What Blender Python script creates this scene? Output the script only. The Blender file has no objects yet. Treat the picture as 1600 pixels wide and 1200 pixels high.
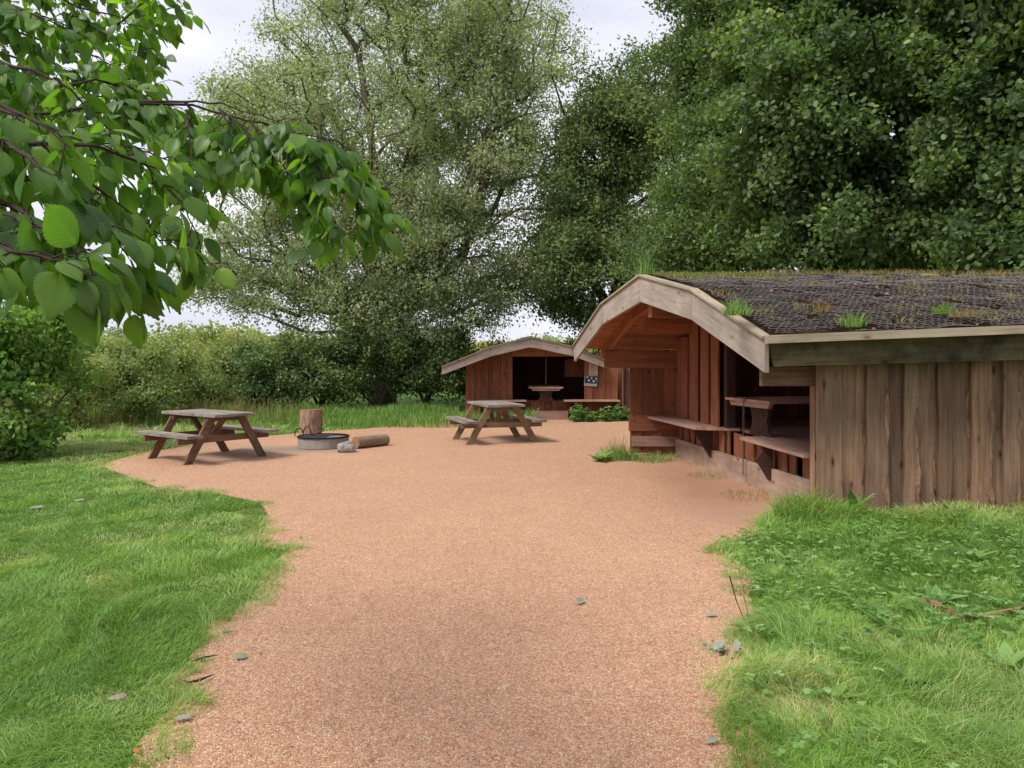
import bpy, math, random
import numpy as np
from mathutils import Vector, noise as mnoise

# ------------------------------------------------------------------ camera, sky, sun, exposure
scene = bpy.context.scene
col = scene.collection
HZ, F, CH = 562.0, 1200.0, 1.6      # horizon row, focal length in photo pixels, eye height

cam_d = bpy.data.cameras.new('camera')
cam = bpy.data.objects.new('camera', cam_d)
col.objects.link(cam)
cam.location = (0, 0, CH)
cam.rotation_euler = (math.radians(90), 0, 0)
cam_d.sensor_width = 36.0
cam_d.lens = 36.0 * F / 1600.0
cam_d.shift_y = (HZ - 600.0) / 1600.0
cam_d.clip_end = 1000
cam_d.clip_start = 0.05
scene.camera = cam

SUN_EL, SUN_AZ = 52.0, 235.0       # degrees
world = bpy.data.worlds.new("World")
scene.world = world
world.use_nodes = True
wn, wl = world.node_tree.nodes, world.node_tree.links
wn.clear()
wo = wn.new('ShaderNodeOutputWorld')
bg = wn.new('ShaderNodeBackground'); bg.inputs['Strength'].default_value = 0.057
sky = wn.new('ShaderNodeTexSky'); sky.sky_type = 'NISHITA'; sky.sun_disc = False
sky.sun_elevation = math.radians(SUN_EL); sky.sun_rotation = math.radians(SUN_AZ)
tc = wn.new('ShaderNodeTexCoord')
mp = wn.new('ShaderNodeMapping'); mp.inputs['Scale'].default_value = (1.0, 1.0, 3.2)
cn = wn.new('ShaderNodeTexNoise'); cn.inputs['Scale'].default_value = 1.7; cn.inputs['Detail'].default_value = 7; cn.inputs['Roughness'].default_value = 0.55
cr = wn.new('ShaderNodeValToRGB')
cr.color_ramp.elements[0].position = 0.30; cr.color_ramp.elements[0].color = (0.80, 0.80, 0.80, 1)
cr.color_ramp.elements[1].position = 0.50; cr.color_ramp.elements[1].color = (0.97, 0.97, 0.97, 1)
cc = wn.new('ShaderNodeValToRGB')
cc.color_ramp.elements[0].position = 0.35; cc.color_ramp.elements[0].color = (4.6, 4.8, 5.8, 1)
cc.color_ramp.elements[1].position = 0.65; cc.color_ramp.elements[1].color = (6.9, 6.9, 7.4, 1)
mx = wn.new('ShaderNodeMix'); mx.data_type = 'RGBA'
wl.new(tc.outputs['Generated'], mp.inputs['Vector']); wl.new(mp.outputs[0], cn.inputs['Vector'])
wl.new(cn.outputs['Fac'], cr.inputs['Fac']); wl.new(cn.outputs['Fac'], cc.inputs['Fac'])
wl.new(cr.outputs['Color'], mx.inputs['Factor'])
wl.new(sky.outputs['Color'], mx.inputs['A']); wl.new(cc.outputs['Color'], mx.inputs['B'])
wl.new(mx.outputs['Result'], bg.inputs['Color']); wl.new(bg.outputs[0], wo.inputs['Surface'])

sun_d = bpy.data.lights.new('sun', 'SUN'); sun_d.energy = 1.5; sun_d.angle = math.radians(20); sun_d.color = (1, 0.96, 0.9)
sun = bpy.data.objects.new('sun', sun_d); col.objects.link(sun)
_el, _az = math.radians(SUN_EL), math.radians(SUN_AZ)
sdir = Vector((math.sin(_az) * math.cos(_el), math.cos(_az) * math.cos(_el), math.sin(_el)))
sun.rotation_euler = sdir.to_track_quat('Z', 'Y').to_euler()

scene.view_settings.view_transform = 'Standard'
scene.view_settings.look = 'None'
scene.view_settings.exposure = 1.42
scene.view_settings.gamma = 1.0
scene.render.engine = 'CYCLES'
scene.cycles.max_bounces = 6
scene.cycles.diffuse_bounces = 4
scene.cycles.transmission_bounces = 4
scene.cycles.glossy_bounces = 2

# ------------------------------------------------------------------ helpers
R = random.Random(5)
NP = np.random.default_rng(5)

def D(px, py, d):
    "point seen at photo pixel px,py at distance d along the view axis"
    return Vector(((px - 800.0) / F * d, d, CH - (py - HZ) / F * d))

def G(px, py, z=0.0):
    d = (CH - z) * F / (py - HZ)
    return Vector(((px - 800.0) / F * d, d, z))

def gz(x, y):
    "ground height: flat, with a low bank against the near shelter"
    x = np.asarray(x, float); y = np.asarray(y, float)
    b = 0.13 / (1 + np.exp(-(x - 2.75) / 0.16)) * np.exp(-((y - 7.6) ** 2) / (2 * 1.7 ** 2))
    return b + 0.012 * np.sin(x * 1.3 + 0.4) * np.sin(y * 0.9)

ORG = {}
def tag(o, label=None, cat=None, group=None, kind=None):
    if label: o['label'] = label
    if cat: o['category'] = cat
    if group: o['group'] = group
    if kind: o['kind'] = kind
    return o

def thing(name, loc, label, cat, group=None):
    o = bpy.data.objects.new(name, None); col.objects.link(o)
    o.location = loc; o.empty_display_size = 0.2
    ORG[o.name] = Vector(loc)
    return tag(o, label, cat, group)

def link(name, me, parent=None):
    o = bpy.data.objects.new(name, me); col.objects.link(o)
    if parent is not None:
        o.parent = parent
        ORG[o.name] = ORG.get(parent.name, Vector((0, 0, 0)))
    return o

def copy_tree(o, parent=None):
    c = o.copy(); col.objects.link(c)
    if parent is not None: c.parent = parent
    for ch in list(o.children): copy_tree(ch, c)
    return c

class MB:
    "collects faces of one mesh, with uv (metres along the grain) and a random value per board"
    def __init__(s): s.v = []; s.f = []; s.uv = []; s.r = []; s.m = []
    def face(s, pts, uvs=None, r=0.5, m=0):
        i = len(s.v); s.v += [tuple(p) for p in pts]; s.f.append(list(range(i, i + len(pts))))
        s.uv += [tuple(u) for u in (uvs or [(0, 0)] * len(pts))]; s.r.append(r); s.m.append(m)
    def hexa(s, P, L, W, T, r=None, m=0, uo=None):
        "P: 8 corners: [bottom 4 at start.. ] order (s0,s1,s2,s3) ring at start, (e0..e3) ring at end; L length"
        r = R.random() if r is None else r
        ou, ov = (R.random() * 20, R.random() * 20) if uo is None else uo
        a, b = P[:4], P[4:]
        wid = [W, T, W, T]
        acc = 0
        for k in range(4):
            k2 = (k + 1) % 4
            s.face([a[k], a[k2], b[k2], b[k]], [(ou, ov + acc), (ou, ov + acc + wid[k]), (ou + L, ov + acc + wid[k]), (ou + L, ov + acc)], r, m)
            acc += wid[k]
        s.face([a[3], a[2], a[1], a[0]], [(ou + 9, ov), (ou + 9 + W * .3, ov), (ou + 9 + W * .3, ov + T), (ou + 9, ov + T)], r, m)
        s.face([b[0], b[1], b[2], b[3]], [(ou + 9, ov), (ou + 9 + W * .3, ov), (ou + 9 + W * .3, ov + T), (ou + 9, ov + T)], r, m)
    def board(s, p0, p1, side, W, T, r=None, m=0, W2=None):
        "plank from p0 to p1 (centre line); side = direction of its width"
        p0, p1, side = Vector(p0), Vector(p1), Vector(side)
        ax = (p1 - p0); L = ax.length; ax.normalize()
        side = (side - ax * side.dot(ax)).normalized()
        nn = ax.cross(side).normalized()
        W2 = W if W2 is None else W2
        a = [p0 - side * W / 2 - nn * T / 2, p0 + side * W / 2 - nn * T / 2, p0 + side * W / 2 + nn * T / 2, p0 - side * W / 2 + nn * T / 2]
        b = [p1 - side * W2 / 2 - nn * T / 2, p1 + side * W2 / 2 - nn * T / 2, p1 + side * W2 / 2 + nn * T / 2, p1 - side * W2 / 2 + nn * T / 2]
        s.hexa(a + b, L, W, T, r, m)
    def wavy(s, p0, p1, side, W, T, seg=8, amp=0.01, r=None, m=0):
        "plank with waney edges"
        p0, p1, side = Vector(p0), Vector(p1), Vector(side)
        ax = (p1 - p0); L = ax.length; ax.normalize()
        side = (side - ax * side.dot(ax)).normalized(); nn = ax.cross(side).normalized()
        r = R.random() if r is None else r
        ou, ov = R.random() * 20, R.random() * 20
        ph1, ph2 = R.random() * 9, R.random() * 9
        rings = []
        for k in range(seg + 1):
            t = k / seg; c = p0 + ax * L * t
            l = -W / 2 + amp * mnoise.noise(Vector((t * L * 2.4 + ph1, ph1, 0))) * 2
            h = W / 2 + amp * mnoise.noise(Vector((t * L * 2.4 + ph2, ph2, 3))) * 2
            rings.append([c + side * l - nn * T / 2, c + side * h - nn * T / 2, c + side * h + nn * T / 2, c + side * l + nn * T / 2])
        wid = [W, T, W, T]
        for k in range(seg):
            a, b = rings[k], rings[k + 1]; acc = 0
            u0, u1 = ou + L * k / seg, ou + L * (k + 1) / seg
            for q in range(4):
                q2 = (q + 1) % 4
                s.face([a[q], a[q2], b[q2], b[q]], [(u0, ov + acc), (u0, ov + acc + wid[q]), (u1, ov + acc + wid[q]), (u1, ov + acc)], r, m)
                acc += wid[q]
        a, b = rings[0], rings[-1]
        s.face([a[3], a[2], a[1], a[0]], [(ou, ov)] * 4, r, m); s.face(b, [(ou, ov)] * 4, r, m)
    def box(s, x0, x1, y0, y1, z0, z1, r=None, m=0, grain='z'):
        r = R.random() if r is None else r
        if grain == 'z': s.board(((x0 + x1) / 2, (y0 + y1) / 2, z0), ((x0 + x1) / 2, (y0 + y1) / 2, z1), (1, 0, 0), x1 - x0, y1 - y0, r, m)
        elif grain == 'x': s.board((x0, (y0 + y1) / 2, (z0 + z1) / 2), (x1, (y0 + y1) / 2, (z0 + z1) / 2), (0, 1, 0), y1 - y0, z1 - z0, r, m)
        else: s.board(((x0 + x1) / 2, y0, (z0 + z1) / 2), ((x0 + x1) / 2, y1, (z0 + z1) / 2), (1, 0, 0), x1 - x0, z1 - z0, r, m)
    def prism(s, poly, off, r=None, m=0):
        "flat outline (3D points) pushed along off"
        r = R.random() if r is None else r
        poly = [Vector(p) for p in poly]; off = Vector(off)
        o = poly[0]; e1 = (poly[1] - poly[0]).normalized(); nn = off.normalized(); e2 = nn.cross(e1)
        ou, ov = R.random() * 20, R.random() * 20
        uv = [(ou + (p - o).dot(e1), ov + (p - o).dot(e2)) for p in poly]
        s.face(list(reversed(poly)), list(reversed(uv)), r, m)
        s.face([p + off for p in poly], uv, r, m)
        n = len(poly)
        for k in range(n):
            a, b = poly[k], poly[(k + 1) % n]; l = (b - a).length; h = off.length
            s.face([a, b, b + off, a + off], [(ou, ov), (ou + l, ov), (ou + l, ov + h), (ou, ov + h)], r, m)
    def tube(s, pts, rad, n=8, r=0.5, m=0, cap=True):
        pts = [Vector(p) for p in pts]
        if not isinstance(rad, (list, tuple)): rad = [rad] * len(pts)
        rings = []; up = Vector((0, 0, 1)); acc = 0
        for i, p in enumerate(pts):
            t = (pts[min(i + 1, len(pts) - 1)] - pts[max(i - 1, 0)]).normalized()
            a = t.cross(up)
            if a.length < 0.05: a = t.cross(Vector((1, 0, 0)))
            a.normalize(); b = t.cross(a)
            if i: acc += (p - pts[i - 1]).length
            rings.append(([p + (a * math.cos(2 * math.pi * k / n) + b * math.sin(2 * math.pi * k / n)) * rad[i] for k in range(n)], acc))
        for i in range(len(rings) - 1):
            (A, u0), (B, u1) = rings[i], rings[i + 1]
            for k in range(n):
                k2 = (k + 1) % n; c = 2 * math.pi * max(rad)
                s.face([A[k], A[k2], B[k2], B[k]], [(u0, c * k / n), (u0, c * (k + 1) / n), (u1, c * (k + 1) / n), (u1, c * k / n)], r, m)
        if cap:
            s.face(list(reversed(rings[0][0])), None, r, m); s.face(rings[-1][0], None, r, m)
    def build(s, name, mat, parent=None, smooth=False, bevel=0.0):
        org = ORG.get(parent.name, Vector((0, 0, 0))) if parent is not None else Vector((0, 0, 0))
        me = bpy.data.meshes.new(name)
        me.from_pydata([tuple(Vector(v) - org) for v in s.v], [], s.f)
        uvl = me.uv_layers.new(name='UVMap')
        uvl.data.foreach_set('uv', np.array(s.uv, dtype=np.float32).ravel())
        at = me.attributes.new('rnd', 'FLOAT', 'FACE'); at.data.foreach_set('value', np.array(s.r, dtype=np.float32))
        for mm in (mat if isinstance(mat, (list, tuple)) else [mat]): me.materials.append(mm)
        me.polygons.foreach_set('material_index', np.array(s.m, dtype=np.int32))
        if smooth:
            import bmesh
            bm = bmesh.new(); bm.from_mesh(me); bmesh.ops.remove_doubles(bm, verts=bm.verts, dist=1e-5); bm.to_mesh(me); bm.free()
            me.polygons.foreach_set('use_smooth', np.ones(len(me.polygons), dtype=bool))
        me.update()
        return link(name, me, parent)

def np_mesh(name, V, loops, starts, mat, parent=None, rnd=None, uv=None, org=None, smooth=False, matidx=None):
    "mesh object straight from numpy arrays"
    if org is None: org = ORG.get(parent.name, Vector((0, 0, 0))) if parent is not None else Vector((0, 0, 0))
    V = np.asarray(V, dtype=np.float32).reshape(-1, 3) - np.array(org, dtype=np.float32)
    me = bpy.data.meshes.new(name)
    me.vertices.add(len(V)); me.vertices.foreach_set('co', V.ravel())
    me.loops.add(len(loops)); me.loops.foreach_set('vertex_index', np.asarray(loops, dtype=np.int32))
    me.polygons.add(len(starts)); me.polygons.foreach_set('loop_start', np.asarray(starts, dtype=np.int32))
    me.update(calc_edges=True)
    if rnd is not None:
        at = me.attributes.new('rnd', 'FLOAT', 'FACE'); at.data.foreach_set('value', np.asarray(rnd, dtype=np.float32))
    if uv is not None:
        l = me.uv_layers.new(name='UVMap'); l.data.foreach_set('uv', np.asarray(uv, dtype=np.float32).ravel())
    if smooth: me.polygons.foreach_set('use_smooth', np.ones(len(starts), dtype=bool))
    for mm in (mat if isinstance(mat, (list, tuple)) else [mat]): me.materials.append(mm)
    if matidx is not None: me.polygons.foreach_set('material_index', np.asarray(matidx, dtype=np.int32))
    return link(name, me, parent)

# leaf templates: (verts, faces)
LEAF_SIMPLE = (np.array([[0, 0, 0], [-.27, .42, .07], [0, 1, -.08], [.27, .42, .07]], float), [[0, 2, 1], [0, 3, 2]])
def oak_template():
    e = [(.10, .06), (.26, .24), (.17, .36), (.36, .50), (.20, .62), (.27, .80), (.12, .95)]
    v = [[0, 0, 0]] + [[x, y, .10 * x] for x, y in e] + [[0, 1, -.05]] + [[-x, y, .10 * x] for x, y in reversed(e)]
    n = len(e)
    return np.array(v, float), [[0] + list(range(1, n + 2)), [0] + list(range(n + 1, 2 * n + 2))]
LEAF_OAK = oak_template()
def broad_template(nn=7, w=.36, serr=.05):
    ys = [0, .07, .2, .36, .52, .68, .84, 1.0]; prof = [0.02, .18, .32, .38, .37, .29, .14, 0]
    v = []; f = []; uv = []
    for i, (y, p) in enumerate(zip(ys, prof)):
        cz = -.22 * (y ** 2)
        x = p * w / .38
        v += [[-x, y, cz + .16 * x], [-x * .5, y + .02, cz + .03 + .06 * x], [0, y, cz], [x * .5, y + .02, cz + .03 + .06 * x], [x, y, cz + .16 * x]]
    for i in range(len(ys) - 1):
        for k in range(4):
            a = i * 5 + k
            f.append([a, a + 1, a + 6, a + 5])
    # serrations along the margin
    base = len(v)
    for i in range(1, len(ys) - 1):
        for sgn, k in ((-1, 0), (1, 4)):
            for q in (0.0, 0.5):
                A = np.array(v[i * 5 + k]) * (1 - q) + np.array(v[(i + 1) * 5 + k]) * q
                B = np.array(v[i * 5 + k]) * (1 - q - .5) + np.array(v[(i + 1) * 5 + k]) * (q + .5)
                tip = (A * .25 + B * .75) + np.array([sgn * serr * .55, serr * .25, 0])
                n = len(v); v += [list(A), list(tip), list(B)]
                f.append([n, n + 1, n + 2] if sgn > 0 else [n + 2, n + 1, n])
    return np.array(v, float), f
LEAF_BROAD = broad_template()

def leaves(name, mat, P, A, N, S, tmpl, parent=None, rnd=None, org=None, W=None, matidx=None, smooth=False):
    "P positions, A axis directions, N up normals, S sizes"
    TV, TF = tmpl
    A = A / np.linalg.norm(A, axis=1, keepdims=True)
    N = N - A * (N * A).sum(1, keepdims=True); N /= np.linalg.norm(N, axis=1, keepdims=True) + 1e-9
    X = np.cross(A, N)
    W = np.ones(len(P)) if W is None else W
    V = P[:, None, :] + S[:, None, None] * (X[:, None, :] * (TV[None, :, 0:1] * W[:, None, None]) + A[:, None, :] * TV[None, :, 1:2] + N[:, None, :] * TV[None, :, 2:3])
    n, k = len(P), len(TV)
    tl = np.concatenate([np.array(f) for f in TF]); ls = np.array([len(f) for f in TF]); st = np.concatenate([[0], np.cumsum(ls)[:-1]])
    loops = (tl[None, :] + (np.arange(n) * k)[:, None]).ravel()
    starts = (st[None, :] + (np.arange(n) * len(tl))[:, None]).ravel()
    uv = np.tile(TV[tl][:, :2], (n, 1))
    r = np.repeat(rnd if rnd is not None else NP.random(n), len(TF))
    mi = None if matidx is None else np.repeat(matidx, len(TF))
    return np_mesh(name, V.reshape(-1, 3), loops, starts, mat, parent, r, uv, org, smooth, mi)

def rdirs(n):
    v = NP.normal(size=(n, 3)); return v / np.linalg.norm(v, axis=1, keepdims=True)

# ------------------------------------------------------------------ materials
class NT:
    def __init__(s, name):
        s.mat = bpy.data.materials.new(name); s.mat.use_nodes = True
        s.t = s.mat.node_tree; s.t.nodes.clear()
        s.out = s.t.nodes.new('ShaderNodeOutputMaterial')
    def n(s, typ, **kw):
        nd = s.t.nodes.new(typ)
        for k, v in kw.items():
            if k.startswith('i_'): nd.inputs[k[2:].replace('_', ' ')].default_value = v
            else: setattr(nd, k, v)
        return nd
    def l(s, a, b): s.t.links.new(a, b)
    def ramp(s, fac, stops):
        r = s.t.nodes.new('ShaderNodeValToRGB'); e = r.color_ramp.elements
        while len(e) < len(stops): e.new(0.5)
        for el, (p, c) in zip(e, stops):
            el.position = p; el.color = (*c, 1) if len(c) == 3 else c
        s.l(fac, r.inputs['Fac']); return r.outputs['Color']
    def noise(s, vec, scale, detail=3, rough=.5, dist=0):
        nd = s.n('ShaderNodeTexNoise'); nd.inputs['Scale'].default_value = scale; nd.inputs['Detail'].default_value = detail
        nd.inputs['Roughness'].default_value = rough; nd.inputs['Distortion'].default_value = dist
        if vec is not None: s.l(vec, nd.inputs['Vector'])
        return nd.outputs['Fac']
    def mapping(s, vec, sc):
        m = s.n('ShaderNodeMapping'); m.inputs['Scale'].default_value = sc; s.l(vec, m.inputs['Vector']); return m.outputs[0]
    def mix(s, a, b, fac, mode='MIX'):
        m = s.n('ShaderNodeMix', data_type='RGBA', blend_type=mode)
        for sock, v in (('A', a), ('B', b), ('Factor', fac)):
            if isinstance(v, (int, float)): m.inputs[sock].default_value = v if sock == 'Factor' else (v, v, v, 1)
            elif isinstance(v, tuple): m.inputs[sock].default_value = (*v, 1)
            else: s.l(v, m.inputs[sock])
        return m.outputs['Result']
    def math(s, op, a, b=0.0):
        m = s.n('ShaderNodeMath', operation=op)
        for i, v in enumerate((a, b)):
            if isinstance(v, (int, float)): m.inputs[i].default_value = v
            else: s.l(v, m.inputs[i])
        return m.outputs[0]
    def bump(s, h, strength=.3, dist=.01):
        b = s.n('ShaderNodeBump'); b.inputs['Strength'].default_value = strength; b.inputs['Distance'].default_value = dist
        s.l(h, b.inputs['Height']); return b.outputs[0]
    def pbr(s, color, rough=.8, normal=None, spec=.3, metal=0):
        p = s.n('ShaderNodeBsdfPrincipled')
        if isinstance(color, tuple): p.inputs['Base Color'].default_value = (*color, 1)
        else: s.l(color, p.inputs['Base Color'])
        p.inputs['Roughness'].default_value = rough; p.inputs['Metallic'].default_value = metal
        p.inputs['Specular IOR Level'].default_value = spec
        if normal is not None: s.l(normal, p.inputs['Normal'])
        s.l(p.outputs[0], s.out.inputs['Surface']); return p

def wood(name, base, dark, light, stain=None, stain_amt=.5, rough=.85, grain=1.0, knots=True, vary=.5):
    m = NT(name)
    uv = m.n('ShaderNodeTexCoord').outputs['UV']
    rn = m.n('ShaderNodeAttribute', attribute_name='rnd').outputs['Fac']
    g = m.noise(m.mapping(uv, (1.6, 34, 1)), 1.0, 5, .6, .6)
    g2 = m.noise(m.mapping(uv, (3, 130, 1)), 1.0, 3, .6)
    gg = m.math('ADD', m.math('MULTIPLY', g, .7), m.math('MULTIPLY', g2, .3))
    c = m.ramp(gg, [(.24, dark), (.46, base), (.74, light)])
    c = m.mix(c, m.ramp(rn, [(0, (.62, .60, .60)), (.5, (1, 1, 1)), (1, (1.28, 1.2, 1.12))]), vary, 'MULTIPLY')
    blot = m.noise(m.mapping(uv, (1.1, 3.5, 1)), 1.3, 4, .6)
    c = m.mix(c, m.ramp(blot, [(.3, (.55, .52, .5)), (.55, (1, 1, 1)), (.75, (1.15, 1.12, 1.1))]), .7, 'MULTIPLY')
    if stain is not None:
        st = m.noise(m.n('ShaderNodeTexCoord').outputs['Object'], 2.3, 5, .65)
        c = m.mix(c, stain, m.ramp(st, [(.45, (0, 0, 0)), (.68, (stain_amt,) * 3)]))
    if knots:
        vo = m.n('ShaderNodeTexVoronoi'); vo.inputs['Scale'].default_value = 1.0; vo.inputs['Randomness'].default_value = 1
        m.l(m.mapping(uv, (2.6, 7.0, 1)), vo.inputs['Vector'])
        k = m.ramp(vo.outputs['Distance'], [(.06, (.18, .12, .09)), (.12, (.8, .72, .66)), (.2, (1, 1, 1))])
        c = m.mix(c, k, .9, 'MULTIPLY')
    m.pbr(c, rough, m.bump(gg, .5 * grain, .006), .25)
    return m.mat

M = {}
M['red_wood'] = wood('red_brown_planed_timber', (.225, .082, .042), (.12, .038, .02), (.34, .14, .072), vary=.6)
M['red_inner'] = wood('orange_brown_inner_timber', (.31, .115, .052), (.19, .062, .028), (.43, .18, .088), vary=.35)
M['dark_wood'] = wood('dark_and_shaded_timber', (.055, .026, .02), (.03, .014, .011), (.09, .045, .033))  # dark parts; its tone also stands in for shade inside the shelters
M['grey_fascia'] = wood('weathered_pale_fascia_timber', (.34, .285, .24), (.22, .175, .145), (.45, .385, .33), (.16, .14, .115), .45, vary=.3)
M['trim_wood'] = wood('weathered_trim_timber', (.34, .28, .20), (.22, .17, .12), (.44, .375, .28), (.2, .16, .1), .4)
M['mossy_beam'] = wood('green_tinged_eave_timber', (.155, .125, .075), (.07, .06, .038), (.24, .195, .12), (.03, .026, .02), .95)
M['slab_wood'] = wood('grey_brown_waney_slabs', (.255, .15, .095), (.11, .058, .036), (.40, .265, .18), (.13, .10, .08), .35, vary=1.0)
M['bench_wood'] = wood('worn_bench_boards', (.36, .215, .16), (.21, .12, .09), (.47, .31, .24), (.2, .15, .12), .4)
M['plinth_wood'] = wood('dusty_plinth_board', (.33, .23, .175), (.20, .13, .095), (.43, .32, .25), (.18, .12, .085), .6)
M['picnic_top'] = wood('silvered_picnic_boards', (.26, .225, .195), (.11, .085, .07), (.40, .36, .32), (.09, .07, .055), .6, grain=1.4)
M['picnic_leg'] = wood('brown_picnic_frame_timber', (.215, .155, .09), (.11, .072, .042), (.33, .245, .15), (.15, .07, .04), .4)
M['picnic_red'] = wood('red_brown_picnic_frame_timber', (.17, .092, .06), (.09, .045, .03), (.27, .165, .105), (.13, .11, .065), .6)

def simple(name, c, rough=.6, metal=0, spec=.4, nz=None, bump=None):
    m = NT(name); co = m.n('ShaderNodeTexCoord').outputs['Object']
    if nz:
        cc_ = m.ramp(m.noise(co, nz[0], 5, .65), [(.3, c), (.7, nz[1])])
    else: cc_ = c
    m.pbr(cc_, rough, m.bump(m.noise(co, bump[0], 5, .7), bump[1], .02) if bump else None, spec, metal)
    return m.mat
M['steel_ring'] = simple('ashy_galvanised_steel', (.23, .215, .20), .7, .2, .4, (9, (.36, .30, .255)))
M['black_iron'] = simple('sooty_black_iron', (.018, .017, .02), .5, .5, .4)
M['ash'] = simple('grey_wood_ash', (.16, .15, .15), .95, nz=(14, (.06, .055, .05)), bump=(30, 1.0))
M['chain'] = simple('dull_chain_steel', (.20, .18, .16), .45, .8, .5, (20, (.10, .07, .05)))
M['stone'] = simple('speckled_fieldstone', (.11, .10, .09), .85, nz=(16, (.38, .35, .31)), bump=(20, .8))
M['cut_wood'] = simple('log_cut_face', (.36, .20, .10), .9, nz=(18, (.20, .10, .05)), bump=(40, .5))
M['paper'] = simple('sun_faded_paper', (.52, .40, .33), .8, nz=(12, (.60, .47, .40)))
M['print'] = simple('faded_print_lines', (.30, .20, .17), .8)
M['navy'] = simple('dark_navy_print', (.012, .018, .045), .5, nz=(25, (.02, .05, .09)))
M['white_print'] = simple('white_print', (.62, .64, .68), .6)
M['pale_print'] = simple('pale_paper_strip', (.55, .52, .42), .7, nz=(60, (.35, .38, .36)))
M['wire'] = simple('galvanised_wire', (.24, .225, .21), .55, .2)
M['dead_leaf'] = simple('curled_dead_leaf', (.33, .27, .20), .9, nz=(20, (.16, .14, .12)))
M['roof_leaf'] = simple('brown_roof_leaf_litter', (.26, .15, .09), .9, nz=(20, (.09, .05, .035)))
M['dead_leaf_grey'] = simple('grey_green_fallen_leaf', (.28, .28, .21), .8, nz=(20, (.16, .19, .13)))
M['orange_leaf'] = simple('orange_fallen_leaf', (.5, .13, .05), .8)

def bark(name, c, c2, sc=6, b=1.0):
    m = NT(name); uv = m.n('ShaderNodeTexCoord').outputs['UV']
    h = m.noise(m.mapping(uv, (3, 26, 1)), 1, 5, .7, .8)
    m.pbr(m.ramp(h, [(.32, c2), (.6, c)]), .92, m.bump(h, b, .02), .2); return m.mat
M['bark'] = bark('grey_brown_bark', (.105, .085, .062), (.035, .028, .02))
M['bark_pale'] = bark('lichened_grey_bark', (.17, .14, .10), (.05, .042, .03))
M['twig'] = bark('dark_cherry_twig', (.06, .04, .03), (.025, .018, .014), b=.4)
M['stump_bark'] = bark('flaky_spruce_bark', (.38, .25, .18), (.10, .05, .03))
M['log_bark'] = bark('weathered_log_bark', (.34, .25, .17), (.14, .09, .06))
M['wane_bark'] = bark('rough_red_bark_edge', (.40, .23, .15), (.05, .022, .015), b=1.6)

def leafmat(name, stops, trans=.35, rough=.5, spec=.35, tc_gain=(1.3, 1.5, .6), clump=2.0, veins=False, hole=False):
    m = NT(name)
    rn = m.n('ShaderNodeAttribute', attribute_name='rnd').outputs['Fac']
    c = m.ramp(rn, stops)
    geo = m.n('ShaderNodeNewGeometry')
    cn_ = m.noise(geo.outputs['Position'], clump, 3, .6)
    c = m.mix(c, m.ramp(cn_, [(.3, (.72, .78, .8)), (.5, (1, 1, 1)), (.72, (1.22, 1.16, .95))]), .8, 'MULTIPLY')
    nrm = None
    if veins:
        uv = m.n('ShaderNodeTexCoord').outputs['UV']
        sx = m.n('ShaderNodeSeparateXYZ'); m.l(uv, sx.inputs[0])
        ax = m.math('ABSOLUTE', sx.outputs['X'])
        ph = m.math('SUBTRACT', sx.outputs['Y'], m.math('MULTIPLY', ax, .75))
        w = m.math('SINE', m.math('MULTIPLY', ph, 70.0))
        wv = m.math('POWER', m.math('MULTIPLY', m.math('ADD', w, 1.0), .5), 6.0)
        mid = m.math('LESS_THAN', ax, .012)
        vein = m.math('MAXIMUM', m.math('MULTIPLY', wv, .7), mid)
        c = m.mix(c, m.mix(c, (.16, .24, .09), .25), vein)
        nrm = m.bump(w, .05, .002)
    p = m.n('ShaderNodeBsdfPrincipled'); m.l(c, p.inputs['Base Color'])
    p.inputs['Roughness'].default_value = rough; p.inputs['Specular IOR Level'].default_value = spec
    t = m.n('ShaderNodeBsdfTranslucent')
    m.l(m.mix(c, tc_gain, 1.0, 'MULTIPLY'), t.inputs['Color'])
    if nrm is not None: m.l(nrm, p.inputs['Normal'])
    mxs = m.n('ShaderNodeMixShader'); mxs.inputs[0].default_value = trans
    m.l(p.outputs[0], mxs.inputs[1]); m.l(t.outputs[0], mxs.inputs[2]); m.l(mxs.outputs[0], m.out.inputs['Surface'])
    return m.mat

M['willow_leaf'] = leafmat('grey_green_willow_leaves', [(0, (.21, .25, .145)), (.5, (.345, .385, .235)), (.93, (.48, .51, .33)), (1, (.52, .45, .27))], .44, .5)
M['oak_leaf'] = leafmat('dark_oak_leaves', [(0, (.075, .122, .052)), (.5, (.135, .205, .078)), (.9, (.21, .30, .10)), (1, (.33, .39, .12))], .42, .5, .3, clump=.9)
M['oak_leaf2'] = leafmat('mid_green_oak_leaves', [(0, (.095, .14, .058)), (.5, (.165, .225, .09)), (.9, (.25, .31, .12)), (1, (.36, .34, .15))], .40, .5, clump=.8)
M['dark_shrub'] = leafmat('dark_undergrowth_leaves', [(0, (.075, .12, .042)), (.6, (.135, .20, .066)), (1, (.24, .31, .10))], .25, .5, clump=1.3)
M['mid_shrub'] = leafmat('green_shrub_leaves', [(0, (.15, .205, .075)), (.6, (.27, .34, .12)), (.92, (.38, .42, .17)), (1, (.48, .36, .20))], .35, .55, clump=1.3)
M['yellow_shrub'] = leafmat('yellow_green_shrub_leaves', [(0, (.20, .24, .09)), (.6, (.34, .38, .14)), (1, (.50, .42, .22))], .35, .6, clump=1.3)
M['fresh_shrub'] = leafmat('fresh_green_bramble_leaves', [(0, (.10, .20, .04)), (.6, (.19, .33, .07)), (1, (.32, .45, .11))], .35, .45, clump=2.5)
M['near_leaf'] = leafmat('serrated_cherry_leaves', [(0, (.045, .10, .028)), (.5, (.10, .20, .04)), (1, (.21, .34, .06))], .52, .42, .4, (1.5, 1.8, .35), clump=6, veins=True)
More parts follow.
